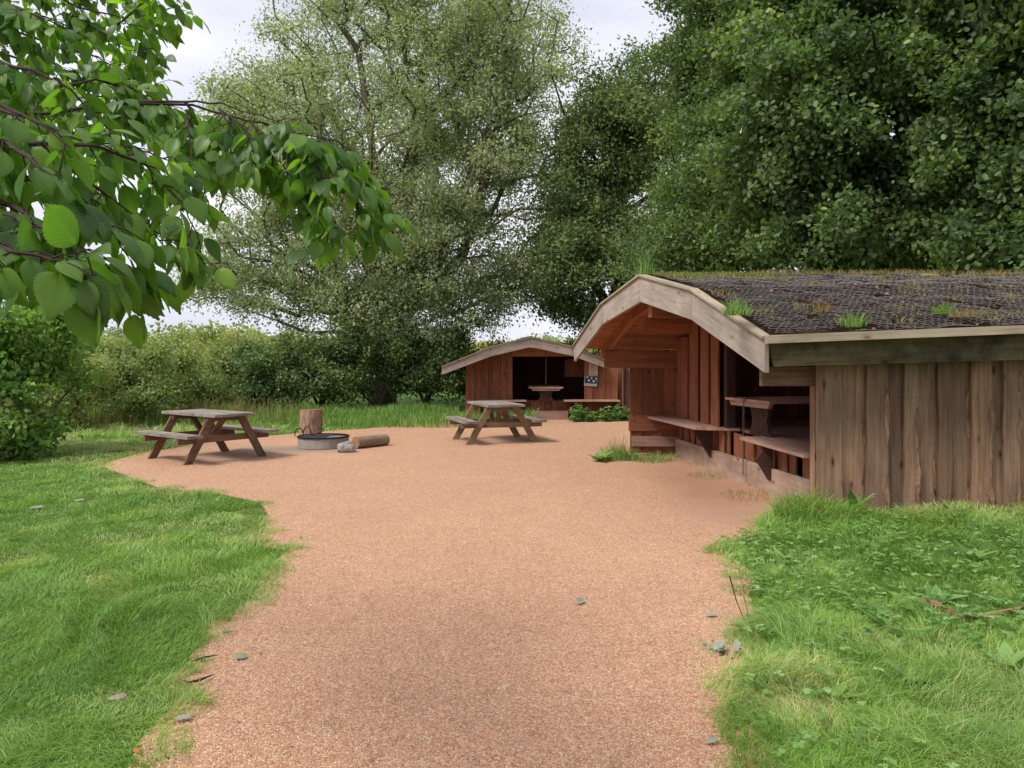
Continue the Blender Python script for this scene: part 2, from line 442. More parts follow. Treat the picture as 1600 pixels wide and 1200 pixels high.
M['grass'] = leafmat('lawn_grass_blades', [(0, (.07, .17, .028)), (.40, (.16, .31, .055)), (.75, (.28, .44, .10)), (.90, (.40, .50, .17)), (1, (.58, .52, .30))], .35, .55, .3, (1.2, 1.3, .6), clump=1.1)
M['tall_grass'] = leafmat('tall_verge_grass', [(0, (.08, .19, .03)), (.6, (.17, .33, .06)), (.9, (.28, .41, .11)), (1, (.45, .40, .22))], .35, .55, .3, (1.2, 1.3, .6), clump=1.4)
M['dry_grass'] = leafmat('dry_roof_grass', [(0, (.20, .14, .06)), (.6, (.33, .235, .11)), (1, (.28, .30, .09))], .3, .7)
M['weed'] = leafmat('broad_weed_leaves', [(0, (.10, .21, .045)), (.6, (.18, .33, .08)), (1, (.32, .46, .18))], .35, .45, .4, (1.2, 1.3, .6), clump=5)
M['moss'] = leafmat('yellow_green_moss', [(0, (.13, .15, .03)), (1, (.27, .28, .07))], .2, .8)

def gravel_mat():
    m = NT('red_pea_gravel'); co = m.n('ShaderNodeTexCoord').outputs['Object']
    nz_ = m.n('ShaderNodeTexNoise'); nz_.inputs['Scale'].default_value = 60; m.l(co, nz_.inputs['Vector'])
    vo = m.n('ShaderNodeTexVoronoi'); vo.inputs['Scale'].default_value = 165; m.l(co, vo.inputs['Vector'])
    sp = m.n('ShaderNodeSeparateColor'); m.l(vo.outputs['Color'], sp.inputs[0])
    c = m.ramp(sp.outputs[0], [(0, (.42, .19, .11)), (.25, (.52, .27, .16)), (.55, (.59, .345, .21)), (.80, (.64, .43, .275)), (.93, (.70, .55, .40)), (1, (.76, .68, .56))])
    c = m.mix(c, m.ramp(vo.outputs['Distance'], [(.15, (1, 1, 1)), (.75, (.62, .54, .50))]), .7, 'MULTIPLY')
    vo2 = m.n('ShaderNodeTexVoronoi'); vo2.inputs['Scale'].default_value = 70; m.l(co, vo2.inputs['Vector'])
    s2 = m.n('ShaderNodeSeparateColor'); m.l(vo2.outputs['Color'], s2.inputs[0])
    c = m.mix(c, m.ramp(s2.outputs[1], [(0, (.68, .60, .58)), (.5, (1, 1, 1)), (1, (1.3, 1.25, 1.2))]), .55, 'MULTIPLY')
    big = m.noise(co, .9, 6, .62)
    c = m.mix(c, m.ramp(big, [(.32, (.95, .93, .92)), (.52, (1.04, 1.05, 1.03)), (.7, (1.12, 1.16, 1.14))]), .5, 'MULTIPLY')
    mid = m.noise(co, 7, 4, .6)
    c = m.mix(c, m.ramp(mid, [(.3, (.86, .84, .83)), (.6, (1.04, 1.04, 1.04))]), .4, 'MULTIPLY')
    # trodden bare earth beside the shelter, ashes round the fire ring, darker patches under the picnic tables
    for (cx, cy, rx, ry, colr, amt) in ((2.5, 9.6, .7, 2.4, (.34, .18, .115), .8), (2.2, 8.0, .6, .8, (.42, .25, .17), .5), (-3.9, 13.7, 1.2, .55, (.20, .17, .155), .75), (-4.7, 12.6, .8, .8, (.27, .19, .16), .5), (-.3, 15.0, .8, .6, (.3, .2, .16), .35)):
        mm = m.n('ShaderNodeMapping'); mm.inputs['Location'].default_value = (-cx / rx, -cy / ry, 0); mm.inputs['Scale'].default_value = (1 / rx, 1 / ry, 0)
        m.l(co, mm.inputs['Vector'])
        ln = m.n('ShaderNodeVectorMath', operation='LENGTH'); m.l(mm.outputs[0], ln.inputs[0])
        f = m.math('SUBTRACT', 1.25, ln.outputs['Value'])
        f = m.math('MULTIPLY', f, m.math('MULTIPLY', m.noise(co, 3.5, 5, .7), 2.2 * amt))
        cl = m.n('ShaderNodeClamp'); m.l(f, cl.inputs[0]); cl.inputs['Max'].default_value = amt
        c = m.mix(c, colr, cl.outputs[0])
    h = m.math('ADD', m.math('MULTIPLY', vo.outputs['Distance'], -1.0), m.math('MULTIPLY', vo2.outputs['Distance'], -.6))
    m.pbr(c, .85, m.bump(h, .75, .007), .25); return m.mat
M['gravel'] = gravel_mat()

def soil_ground():
    m = NT('lawn_soil_and_moss'); co = m.n('ShaderNodeTexCoord').outputs['Object']
    c = m.ramp(m.noise(co, 2.0, 6, .65), [(.3, (.055, .10, .022)), (.55, (.085, .155, .03)), (.75, (.14, .16, .055))])
    c = m.mix(c, m.ramp(m.noise(co, 45, 4, .7), [(.3, (.5, .5, .5)), (.7, (1.3, 1.3, 1.3))]), 1.0, 'MULTIPLY')
    mm = m.n('ShaderNodeMapping'); mm.inputs['Location'].default_value = (5.35 / .45, -7.35 / .22, 0); mm.inputs['Scale'].default_value = (1 / .45, 1 / .22, 0)
    m.l(co, mm.inputs['Vector']); ln = m.n('ShaderNodeVectorMath', operation='LENGTH'); m.l(mm.outputs[0], ln.inputs[0])
    c = m.mix(c, (.19, .12, .08), m.ramp(ln.outputs['Value'], [(.6, (1, 1, 1)), (1.0, (0, 0, 0))]))
    m.pbr(c, .95, m.bump(m.noise(co, 60, 4, .7), .8, .02), .1); return m.mat
M['soil_ground'] = soil_ground()

def roof_soil():
    m = NT('dark_roof_peat'); co = m.n('ShaderNodeTexCoord').outputs['Object']
    n1 = m.noise(co, 34, 5, .75); n2 = m.noise(co, 3.0, 5, .6)
    c = m.ramp(n1, [(.36, (.006, .004, .003)), (.54, (.022, .013, .009)), (.64, (.075, .043, .027)), (.74, (.26, .16, .09))])
    c = m.mix(c, (.15, .09, .05), m.ramp(n2, [(.52, (0, 0, 0)), (.75, (.45, .45, .45))]))
    m.pbr(c, 1.0, m.bump(n1, 1.0, .03), .03); return m.mat
M['roof_soil'] = roof_soil()

# ------------------------------------------------------------------ ground and gravel
def in_poly(x, y, poly):
    x = np.asarray(x); y = np.asarray(y); ins = np.zeros(x.shape, bool)
    n = len(poly)
    for i in range(n):
        x0, y0 = poly[i]; x1, y1 = poly[(i + 1) % n]
        c = ((y0 > y) != (y1 > y)) & (x < (x1 - x0) * (y - y0) / (y1 - y0 + 1e-12) + x0)
        ins ^= c
    return ins

def wob(x, y):
    return (0.05 * np.sin(x * 7.1 + 1.3 * y) + 0.035 * np.sin(x * 17.3 - 5 * y + 1) + 0.02 * np.sin(31 * x + 23 * y) , 0.05 * np.sin(y * 6.3 + 2 * x) + 0.03 * np.sin(y * 19.7 + 7 * x))

left_edge = [(262, 1260), (266, 1200), (288, 1140), (318, 1095), (305, 1062), (338, 1003), (345, 978), (395, 955), (432, 940), (440, 905), (467, 860), (428, 850), (428, 805), (418, 786), (335, 769), (262, 761), (215, 747), (172, 731), (180, 722), (235, 709), (320, 692), (420, 682), (470, 678), (560, 671), (640, 665), (700, 660), (735, 657), (800, 655)]
pathpoly = [(G(a, b).x, G(a, b).y) for a, b in left_edge]
pathpoly += [(.6, 21.2), (4.6, 21.2), (3.4, 16.5), (2.4, 13.2), (2.6, 12.4), (3.2, 11.8), (3.5, 9), (3.2, 8.3)]
right_edge = [(1225, 790), (1180, 815), (1112, 845), (1125, 880), (1150, 905), (1163, 950), (1140, 1005), (1152, 1040), (1112, 1085), (1098, 1115), (1135, 1150), (1165, 1200), (1175, 1260)]
pathpoly += [(G(a, b, .06).x, G(a, b, .06).y) if b < 850 else (G(a, b).x, G(a, b).y) for a, b in right_edge]
bx0, bx1, by0, by1 = -9, 6, 2.2, 23
pathpoly += [(3.0, 0.5), (2.5, -3), (-2.5, -3), (-1.5, .5)]

def in_path(x, y, jit=True):
    if jit:
        a, b = wob(x, y); return in_poly(x + a, y + b, pathpoly)
    return in_poly(x, y, pathpoly)

def edge_dist(x, y):
    "signed distance to the gravel outline, positive on the grass side"
    d = np.full(x.shape, 1e9)
    for i in range(len(pathpoly)):
        ax, ay = pathpoly[i]; bx, by = pathpoly[(i + 1) % len(pathpoly)]
        vx, vy = bx - ax, by - ay; t = np.clip(((x - ax) * vx + (y - ay) * vy) / (vx * vx + vy * vy + 1e-9), 0, 1)
        d = np.minimum(d, (x - ax - t * vx) ** 2 + (y - ay - t * vy) ** 2)
    d = np.sqrt(d)
    return np.where(in_poly(x, y, pathpoly), -d, d)

def grid_mesh(name, xs, ys, zf, mat, keep=None):
    X, Y = np.meshgrid(xs, ys); Z = zf(X, Y)
    V = np.stack([X, Y, Z], -1).reshape(-1, 3)
    nx, ny = len(xs), len(ys)
    i, j = np.meshgrid(np.arange(nx - 1), np.arange(ny - 1))
    a = (j * nx + i).ravel(); q = np.stack([a, a + 1, a + nx + 1, a + nx], 1)
    if keep is not None:
        cx = (X[:-1, :-1] + X[1:, 1:]) / 2; cy = (Y[:-1, :-1] + Y[1:, 1:]) / 2
        q = q[keep(cx, cy).ravel()]
        used = np.unique(q); mp_ = -np.ones(len(V), int); mp_[used] = np.arange(len(used)); V = V[used]; q = mp_[q]
    return np_mesh(name, V, q.ravel(), np.arange(len(q)) * 4, mat, smooth=True)

xs = np.concatenate([[-400, -200, -100, -60, -40, -30, -20], np.arange(-14, 14.01, .2), [20, 30, 40, 60, 100, 200, 400]])
ys = np.concatenate([[-60, -30, -15, -8, -5], np.arange(-3, 26.01, .2), [28, 32, 40, 50, 70, 100, 200, 400, 800]])
tag(grid_mesh('ground', xs, ys, lambda x, y: gz(x, y), M['soil_ground']), kind='structure')
tag(grid_mesh('path', np.arange(-8, 5.6, .028), np.arange(-3, 21.3, .028), lambda x, y: gz(x, y) + .006, M['gravel'], keep=lambda x, y: edge_dist(x, y) < .11 + .05 * np.sin(x * 5 + y * 3)), kind='structure')

# ------------------------------------------------------------------ grass
def noise2(x, y, s, seed=0):
    "cheap smooth pseudo noise 0..1"
    r = np.random.default_rng(seed); t = 0
    for k in range(5):
        a = r.uniform(0, 2 * np.pi); f = s * r.uniform(.6, 1.9)
        t = t + np.sin((x * np.cos(a) + y * np.sin(a)) * f + r.uniform(0, 6.28) + 1.3 * np.sin((x * np.sin(a) - y * np.cos(a)) * f * .7))
    return np.clip(.5 + t / 6.5, 0, 1)

def blades(name, mat, P, H, Wd, lean, rnd, parent=None, org=None, fa=None):
    n = len(P)
    ang = NP.uniform(0, 2 * np.pi, n); fa = NP.uniform(0, 2 * np.pi, n) if fa is None else fa
    dx = np.stack([np.cos(ang), np.sin(ang), np.zeros(n)], 1)
    fd = np.stack([np.cos(fa), np.sin(fa), np.zeros(n)], 1)
    up = np.array([0, 0, 1.0])
    ts = [(0, 0, 1.0), (.40, .12, .85), (.78, .50, .55), (.95, 1.0, 0)]
    rows = []
    for (h, b, w) in ts:
        c = P + up * (H * h)[:, None] * (1 - .28 * b * np.clip(lean, 0, 1.5))[:, None] + fd * (H * lean * b)[:, None]
        if w > 0: rows += [c - dx * (Wd * w / 2)[:, None], c + dx * (Wd * w / 2)[:, None]]
        else: rows += [c]
    V = np.stack(rows, 1)
    tf = [[0, 1, 3, 2], [2, 3, 5, 4], [4, 5, 6]]
    tl = np.array(sum(tf, [])); st = np.array([0, 4, 8])
    loops = (tl[None] + (np.arange(n) * 7)[:, None]).ravel(); starts = (st[None] + (np.arange(n) * 11)[:, None]).ravel()
    return np_mesh(name, V.reshape(-1, 3), loops, starts, mat, parent, np.repeat(rnd, 3), None, org)

def lawn():
    # sample in screen-like fashion: density falls with distance, blades get wider
    n = 700000
    d = 2.4 * (26 / 2.4) ** NP.random(n)      # log-uniform distance
    x = NP.uniform(-.74, .74, n) * d
    keepp = NP.random(n) < np.clip(1.15 - .02 * d, .3, 1)
    x, d = x[keepp], d[keepp]
    sd = edge_dist(x, d) + .16 * (noise2(x, d, 9, 50) - .5) + .10 * (noise2(x, d, 26, 51) - .5)
    fall = np.clip((sd + .09) / .13, 0, 1)
    p_keep = fall ** 1.5 * .9
    spill = (sd > -.30) & (sd <= -.06) & (noise2(x, d, 11, 52) > .66)
    p_keep[spill] = .10
    p_keep *= np.clip(.35 + 1.0 * noise2(x, d, 7, 60), .3, 1)
    # bare patch, buildings
    bare = ((x + 5.35) / .42) ** 2 + ((d - 7.35) / .2) ** 2 < 1
    p_keep[bare] *= .12
    bld = (x > 2.95) & (d > 7.5) & (d < 13.6)
    p_keep[bld] = 0
    p_keep[in_poly(x, d, [(-1.2, 21), (4.2, 21), (4.2, 25), (-1.2, 25)])] = 0
    k = NP.random(len(x)) < p_keep
    x, d, sd = x[k], d[k], sd[k]; n = len(x)
    z = gz(x, d)
    n1 = noise2(x, d, 1.3, 3); n2 = noise2(x, d, 4.5, 9); n3 = noise2(x, d, .6, 5)
    H = (.026 + .085 * n2 * n1 + .012 * noise2(x, d, 9, 40)) * NP.uniform(.45, 1.45, n)
    tuft = (noise2(x, d, 6, 21) > .60); H[tuft] *= 1.5
    # longer grass: right side, along walls, back verge
    H *= .45 + .55 * np.clip((sd + .08) / .25, 0, 1)
    right = x > 0
    H[~right] *= .8; H[right] *= 1.3
    wall = np.exp(-((d - 7.1) / .28) ** 2) * (x > 2.3); H += wall * .05
    clump = np.exp(-(((x - 2.72) / .30) ** 2 + ((d - 7.25) / .30) ** 2)); H += clump * .20
    back = (d > 15.5) & (x < 2); H[back] *= 1.5 + 1.2 * NP.random(back.sum())
    band = np.abs((x + 3.6) * .80 + (d - 6.6) * -.60 + .1) < .28   # trampled pale strip
    band &= (d < 10) & (x < 0)
    H[band] *= .6
    rnd = .08 + .36 * n1 + .22 * noise2(x, d, 5, 71) + .42 * NP.random(n) ** 1.3 + .10 * n3
    rnd[band] += .22 * NP.random(band.sum()) + .1
    yel = noise2(x, d, 2.4, 33) > .70; rnd[yel] += .17
    st = NP.random(n) < .03; rnd[st] = .97
    rnd += .12 * (d > 9)
    rnd += .18 * np.clip(1 - (sd + .08) / .2, 0, 1) * NP.random(n)
    rnd = np.clip(rnd, 0, .985)
    Wd = .0036 * np.maximum(1, d / 4.2) * NP.uniform(.7, 1.4, n)
    lean = NP.uniform(.2, 1.9, n) * (.6 + .8 * noise2(x, d, 3.5, 91))
    fa = 12.6 * noise2(x, d, 2.6, 93) + NP.normal(0, .9, n)
    P = np.stack([x, d, z - .004], 1)
    tag(blades('grass', M['grass'], P, H, Wd, lean, rnd, fa=fa), 'short bright green grass covering the ground either side of the gravel', 'grass', kind='stuff')
    print('blades', n)
lawn()

def straw():
    n = 5200
    x = NP.uniform(-13.5, -5.5, n); y = NP.uniform(16.6, 21, n)
    k = (NP.random(n) < noise2(x, y, .9, 61) ** 2 * 1.3) & (y > 17.2 + .12 * (x + 9)); x, y = x[k], y[k]; n = len(x)
    o = blades('verge_straw', M['dry_grass'], np.stack([x, y, gz(x, y)], 1), NP.uniform(.25, .85, n), NP.uniform(.008, .016, n), NP.uniform(.05, .6, n), NP.random(n))
    tag(o, 'dry straw coloured grass stems standing before the left hedge', 'dry grass', kind='stuff')
straw()

# broad-leaved ground cover in the near right lawn
def clover():
    n = 10500
    d = NP.uniform(2.6, 7.0, n); x = NP.uniform(.9, 4.9, n)
    dens = noise2(x, d, 1.5, 77) * np.clip(1.25 - (d - 3) * .22, .08, 1) * np.clip((x - .6) / 1.5, .15, 1)
    k = (NP.random(n) < dens) & ~in_path(x - .08, d) & ~((x > 2.7) & (d > 7))
    x, d = x[k], d[k]; n = len(x)
    Q = []; A = []; N = []; S = []; rr = []
    for xx, yy in zip(x, d):
        h = R.uniform(.05, .12); base = np.array([xx, yy, float(gz(xx, yy)) + h]); r0 = R.random(); a0 = R.random() * 6.28
        kk = 3 if R.random() < .8 else 5
        for q in range(kk):
            a = a0 + q * 2 * math.pi / kk
            Q.append(base); A.append((math.cos(a), math.sin(a), R.uniform(-.25, .35))); N.append((R.uniform(-.2, .2), R.uniform(-.3, .1), 1)); S.append(R.uniform(.020, .040)); rr.append(r0)
    o = leaves('clover', M['weed'], np.array(Q), np.array(A, float), np.array(N, float), np.array(S), LEAF_SIMPLE, rnd=np.array(rr), W=np.full(len(Q), 1.7))
    tag(o, 'low clover and herb leaves growing through the near right grass', 'ground cover', kind='stuff')
clover()

# tall verge grass behind the clearing
def verge():
    n = 17000
    x = NP.uniform(-14, 0.6, n); y = NP.uniform(17.5, 22.5, n)
    y0 = 17.6 + 1.0 * noise2(x, y, .7, 4)
    k = (y > y0) & ~((x > -1.5) & (y > 20.2))
    x, y = x[k], y[k]; n = len(x)
    H = .16 + .30 * NP.random(n) * noise2(x, y, 1.6, 14) + .1 * np.clip(y - 18.5, 0, 1.2)
    o = blades('verge_grass', M['tall_grass'], np.stack([x, y, gz(x, y)], 1), H, NP.uniform(.009, .02, n), NP.uniform(.1, .7, n), np.clip(NP.random(n) * .95 + .06, 0, 1))
    tag(o, 'tall green grass along the back edge of the clearing', 'grass', kind='stuff')
verge()

# ------------------------------------------------------------------ trees
def tubes_np(name, P0, P1, R0, R1, mat, parent, sides=5):
    n = len(P0); ax = P1 - P0; L = np.linalg.norm(ax, axis=1, keepdims=True); ax = ax / (L + 1e-9)
    ref = np.where(np.abs(ax[:, 2:3]) > .9, np.array([[1., 0, 0]]), np.array([[0, 0, 1.]]))
    a = np.cross(ax, ref); a /= np.linalg.norm(a, axis=1, keepdims=True) + 1e-9; b = np.cross(ax, a)
    rows = []; 
    for (C, RR) in ((P0, R0), (P1, R1)):
        for k in range(sides):
            t = 2 * np.pi * k / sides; rows.append(C + (a * np.cos(t) + b * np.sin(t)) * RR[:, None])
    V = np.stack(rows, 1)
    tf = [[k, (k + 1) % sides, sides + (k + 1) % sides, sides + k] for k in range(sides)]
    tl = np.array(sum(tf, [])); loops = (tl[None] + (np.arange(n) * 2 * sides)[:, None]).ravel(); starts = (np.arange(sides)[None] * 4 + (np.arange(n) * 4 * sides)[:, None]).ravel()
    uv = np.zeros((n, sides, 4, 2)); off = NP.random(n) * 10
    for k in range(sides):
        uv[:, k, :, 1] = (np.array([k, k + 1, k + 1, k]) / sides)[None] * (2 * np.pi * R0)[:, None]
        uv[:, k, 0, 0] = off; uv[:, k, 1, 0] = off; uv[:, k, 2, 0] = off + L[:, 0]; uv[:, k, 3, 0] = off + L[:, 0]
    return np_mesh(name, V.reshape(-1, 3), loops, starts, mat, parent, np.full(len(starts), .5), uv.reshape(-1, 2), smooth=True)

def skeleton(chains, clusters, bal=.30, step=1.1, jit=.12):
    nodes = []; par = []; plen = []
    idx = {}
    for ch in chains:                # each chain: list of points; first point may be an existing node index (int)
        prev = -1
        for p in ch:
            if isinstance(p, int): prev = p; continue
            nodes.append(np.array(p, float)); par.append(prev)
            plen.append(0 if prev < 0 else plen[prev] + np.linalg.norm(nodes[-1] - nodes[prev])); prev = len(nodes) - 1
    start = 1
    c0 = np.array(nodes[min(2, len(nodes) - 1)])
    order = np.argsort(np.linalg.norm(clusters - c0, axis=1))
    cap = len(nodes) + len(clusters) * 6
    NA = np.zeros((cap, 3)); NA[:len(nodes)] = nodes; PL = np.zeros(cap); PL[:len(nodes)] = plen; PA = par[:] ; cnt = len(nodes)
    ends = []
    for ci in order:
        c = clusters[ci]
        dv = np.linalg.norm(NA[start:cnt] - c, axis=1) + bal * PL[start:cnt] + .9 * np.clip(NA[start:cnt, 2] - c[2], 0, 9) 
        j = int(np.argmin(dv)) + start
        p = NA[j]; L = np.linalg.norm(c - p); k = max(1, int(L / step))
        prev = j
        for q in range(1, k + 1):
            if cnt >= cap: break
            t = q / k; pt = p + (c - p) * t
            if q < k: pt = pt + NP.normal(size=3) * jit * L / k + np.array([0, 0, .10 * L * math.sin(math.pi * t) * .5])
            NA[cnt] = pt; PL[cnt] = PL[prev] + np.linalg.norm(pt - NA[prev]); PA.append(prev); prev = cnt; cnt += 1
        ends.append(prev)
    return NA[:cnt], np.array(PA), np.array(ends)

def crown_tree(name, label, cat, base, chains, blobs, nclus, per, lsize, lmat, bmat, tmpl=LEAF_SIMPLE, spread=.35, r0=.011, rmax=.45, group=None, up=.45, droop=0.0, shell=.45, dirbias=None, W=None, zmin=None, pw=.5, clump=0.0, sup=9, loose=.15):
    t = thing(name, base, label, cat, group)
    vol = np.array([max(b[3] * b[4] * b[5], .02) for b in blobs]); pr = vol ** .7 / (vol ** .7).sum()
    which = NP.choice(len(blobs), nclus, p=pr)
    B = np.array(blobs)[which]
    rr = (shell + (1 - shell) * NP.random(nclus)) ** .7 if shell > 0 else NP.random(nclus) ** (1 / 3)
    cl = B[:, :3] + rdirs(nclus) * rr[:, None] * B[:, 3:6]
    ns = max(3, nclus // sup); sid = NP.integers(0, ns, nclus)
    if clump > 0:
        lone = NP.random(nclus) < loose; keep_ = cl.copy(); keepB = B.copy()
        cl = cl[sid] + rdirs(nclus) * clump * NP.random((nclus, 1)) ** .5 * np.array([1, 1, .6]) + np.array([0, 0, .12])
        B = B[sid]
        cl[lone] = keep_[lone]; B[lone] = keepB[lone]
    if zmin is not None: cl[:, 2] = np.maximum(cl[:, 2], zmin + .4 * NP.random(nclus))
    NA, PA, ends = skeleton(chains, cl)
    n = len(NA)
    cntd = np.zeros(n); cntd[ends] += 1
    for i in range(n - 1, 0, -1):
        if PA[i] >= 0: cntd[PA[i]] += cntd[i]
    rad = np.minimum(r0 * np.maximum(cntd, 1) ** pw, rmax)
    k = np.where(PA >= 0)[0]; p = PA[k]
    r_start = np.minimum(rad[p], rad[k] * 1.5)
    big = cntd[k] > nclus * .06
    tr = tubes_np('trunk', NA[p], NA[k], r_start, rad[k], bmat, t, 7)
    # leaves
    cc_ = np.repeat(cl, per, axis=0); m_ = len(cc_)
    P = cc_ + NP.normal(size=(m_, 3)) * spread * np.array([1, 1, .75])
    A = rdirs(m_); A[:, 2] -= droop
    if dirbias is not None: A += np.array(dirbias)
    cen = np.repeat(B[:, :3], per, axis=0)
    outw = P - cen; outw /= np.linalg.norm(outw, axis=1, keepdims=True) + 1e-6
    N = rdirs(m_) * .9 + outw * .35; N[:, 2] += up
    S = lsize * NP.uniform(.65, 1.3, m_)
    stone = NP.normal(0, .13, ns)[sid] if clump > 0 else np.zeros(nclus)
    rn = np.clip(np.repeat(NP.normal(.45, .12, nclus) + stone, per) + NP.normal(0, .16, m_), 0, 1)
    leaves('crown', lmat, P, A, N, S, tmpl, t, rn, W=None if W is None else np.full(m_, W))
    return t

def v3(*a): return tuple(Vector(a))
# centre tree: pale grey-green, many steep limbs fanned from a short trunk
dC = 26.0
b0 = D(598, 640, dC); b0.z = 0
def C(px, py, dd=0): 
    p = D(px, py, dC + dd); return tuple(p)
ch = [[tuple(b0), tuple(b0 + Vector((.05, 0, 1.2))), tuple(b0 + Vector((.1, 0, 2.2)))],
      [2, C(600, 470, .5), C(610, 390, .3), C(640, 300, 0), C(655, 200, .5), C(660, 100, 0)],
      [2, C(560, 495, -1), C(520, 455, -1.5), C(470, 425, -2), C(420, 407, -2.2), C(375, 402, -2.5)],
      [2, C(590, 470, 1), C(565, 380, 1), C(530, 290, 1), C(500, 200, 1), C(480, 110, 1)],
      [2, C(640, 480, -1), C(680, 440, -1), C(720, 405, -1), C(745, 340, -1.2), C(765, 240, -1.2), C(790, 150, -1)],
      [2, C(650, 480, 0), C(700, 455, 0), C(760, 432, -.5), C(830, 436, -.8), C(880, 440, -1)],
      [2, C(590, 480, -1), C(580, 400, -1.5), C(590, 300, -1.8), C(575, 180, -1.5), C(560, 80, -1)],
      [2, C(625, 470, 1), C(670, 380, 1.5), C(720, 300, 2), C(790, 240, 2)],
      [2, C(560, 480, 1), C(500, 400, 1.5), C(440, 310, 1.5), C(410, 200, 1.5)]]
def Bl(px, py, dd, rpx, rpy, rd):
    p = D(px, py, dC + dd); k = dC / F
    return (p.x, p.y, p.z, rpx * k, rd, rpy * k)
crown_tree('willow_tree', 'tall pale grey-green tree with fanned limbs behind the fire ring', 'tree', tuple(b0), ch,
    [Bl(610, 210, 0, 225, 260, 5.0), Bl(455, 230, 0, 120, 190, 4), Bl(780, 220, 0, 150, 240, 4.5), Bl(400, 410, -1, 120, 75, 3), Bl(640, 420, -1, 200, 100, 3.5), Bl(600, 380, -2, 150, 110, 2.5), Bl(560, 475, -2.5, 150, 45, 2.0), Bl(680, 480, -2, 130, 45, 2.0), Bl(600, 520, -2.5, 90, 40, 1.5), Bl(800, 430, -.5, 110, 85, 3), Bl(600, 20, 0, 200, 110, 4), Bl(780, 60, 0, 130, 120, 4), Bl(480, 480, -1, 120, 45, 2.5), Bl(335, 440, -1, 60, 45, 1.8), Bl(370, 200, -.5, 70, 120, 3)],
    2800, 82, .112, M['willow_leaf'], M['bark_pale'], spread=.27, clump=.65, sup=6, loose=.55, r0=.011, rmax=.5, shell=.12, up=.5, pw=.5)

# middle oaks behind the far shelter
def tr(px, dd):
    return Vector(((px - 800) / F * dd, dd, 0))
def simple_chain(b, h, lean=(0, 0)):
    return [[tuple(b), tuple(b + Vector((lean[0] * .3, lean[1] * .3, h * .3))), tuple(b + Vector((lean[0] * .6, lean[1] * .6, h * .55))), tuple(b + Vector((lean[0], lean[1], h)))]]
def Bq(px, py, dd, rpx, rpy, rd):
    p = D(px, py, dd); k = dd / F
    return (p.x, p.y, p.z, rpx * k, rd, rpy * k)
b = tr(985, 25)
crown_tree('oak_tree', 'mid green oak behind the far shelter, left of the darker oaks', 'tree', tuple(b), simple_chain(b, 6, (-.3, 0)),
    [Bq(960, 270, 25, 90, 165, 3), Bq(1010, 200, 25, 80, 110, 3), Bq(890, 400, 24, 80, 85, 2.5), Bq(980, 400, 24.5, 100, 90, 2.8), Bq(900, 300, 25, 55, 80, 2.2), Bq(900, 490, 24.5, 60, 30, 2)],
    1300, 60, .13, M['oak_leaf2'], M['bark'], spread=.25, clump=.8, sup=9, group=None, shell=.15)
b = tr(1120, 20)
crown_tree('oak_tree', 'tall dark oak rising behind the middle of the near shelter roof', 'tree', tuple(b), simple_chain(b, 7, (.3, 0)),
    [Bq(1110, 100, 20, 75, 130, 2.6), Bq(1095, 290, 20, 75, 110, 2.6), Bq(1060, 400, 20, 80, 60, 2.2), Bq(1160, 380, 19, 90, 75, 2.5), Bq(1170, -20, 20, 140, 100, 3)],
    1400, 60, .12, M['oak_leaf'], M['bark'], spread=.22, clump=.75, sup=9, shell=.12)
b = tr(1370, 17)
crown_tree('oak_tree', 'broad dark green oak filling the sky right of centre above the shelter roof', 'tree', tuple(b), simple_chain(b, 5, (-.4, -1)),
    [Bq(1300, 150, 15.5, 190, 180, 2.4), Bq(1230, 300, 16, 130, 130, 2.2), Bq(1400, 320, 15.5, 170, 120, 2.2), Bq(1220, 80, 17, 130, 150, 2.5), Bq(1470, 60, 16, 180, 160, 2.4), Bq(1380, -80, 16, 260, 110, 2.6), Bq(1300, 385, 15.5, 130, 60, 1.8), Bq(1450, 400, 16.5, 110, 55, 1.8), Bq(1380, 420, 18, 160, 50, 1.5)],
    3200, 58, .10, M['oak_leaf'], M['bark'], tmpl=LEAF_OAK, spread=.18, shell=.15, W=1.2, clump=.62, sup=10)
b = tr(1740, 13.5)
crown_tree('oak_tree', 'rightmost oak whose dark boughs hang over the roof from the right edge', 'tree', tuple(b), simple_chain(b, 4.5, (-.8, -.6)) + [[2, tuple(D(1640, 130, 12.6)), tuple(D(1560, 85, 12.4)), tuple(D(1460, 78, 12.3))]],
    [Bq(1600, 170, 12.5, 130, 200, 1.8), Bq(1560, 320, 12.8, 110, 100, 1.5), Bq(1690, 50, 12.5, 150, 250, 2), Bq(1620, 400, 12, 70, 40, 1.0), Bq(1560, -20, 12.5, 130, 110, 1.6)],
    1500, 52, .10, M['oak_leaf'], M['bark'], tmpl=LEAF_OAK, spread=.16, shell=.1, W=1.2, clump=.5, sup=10)

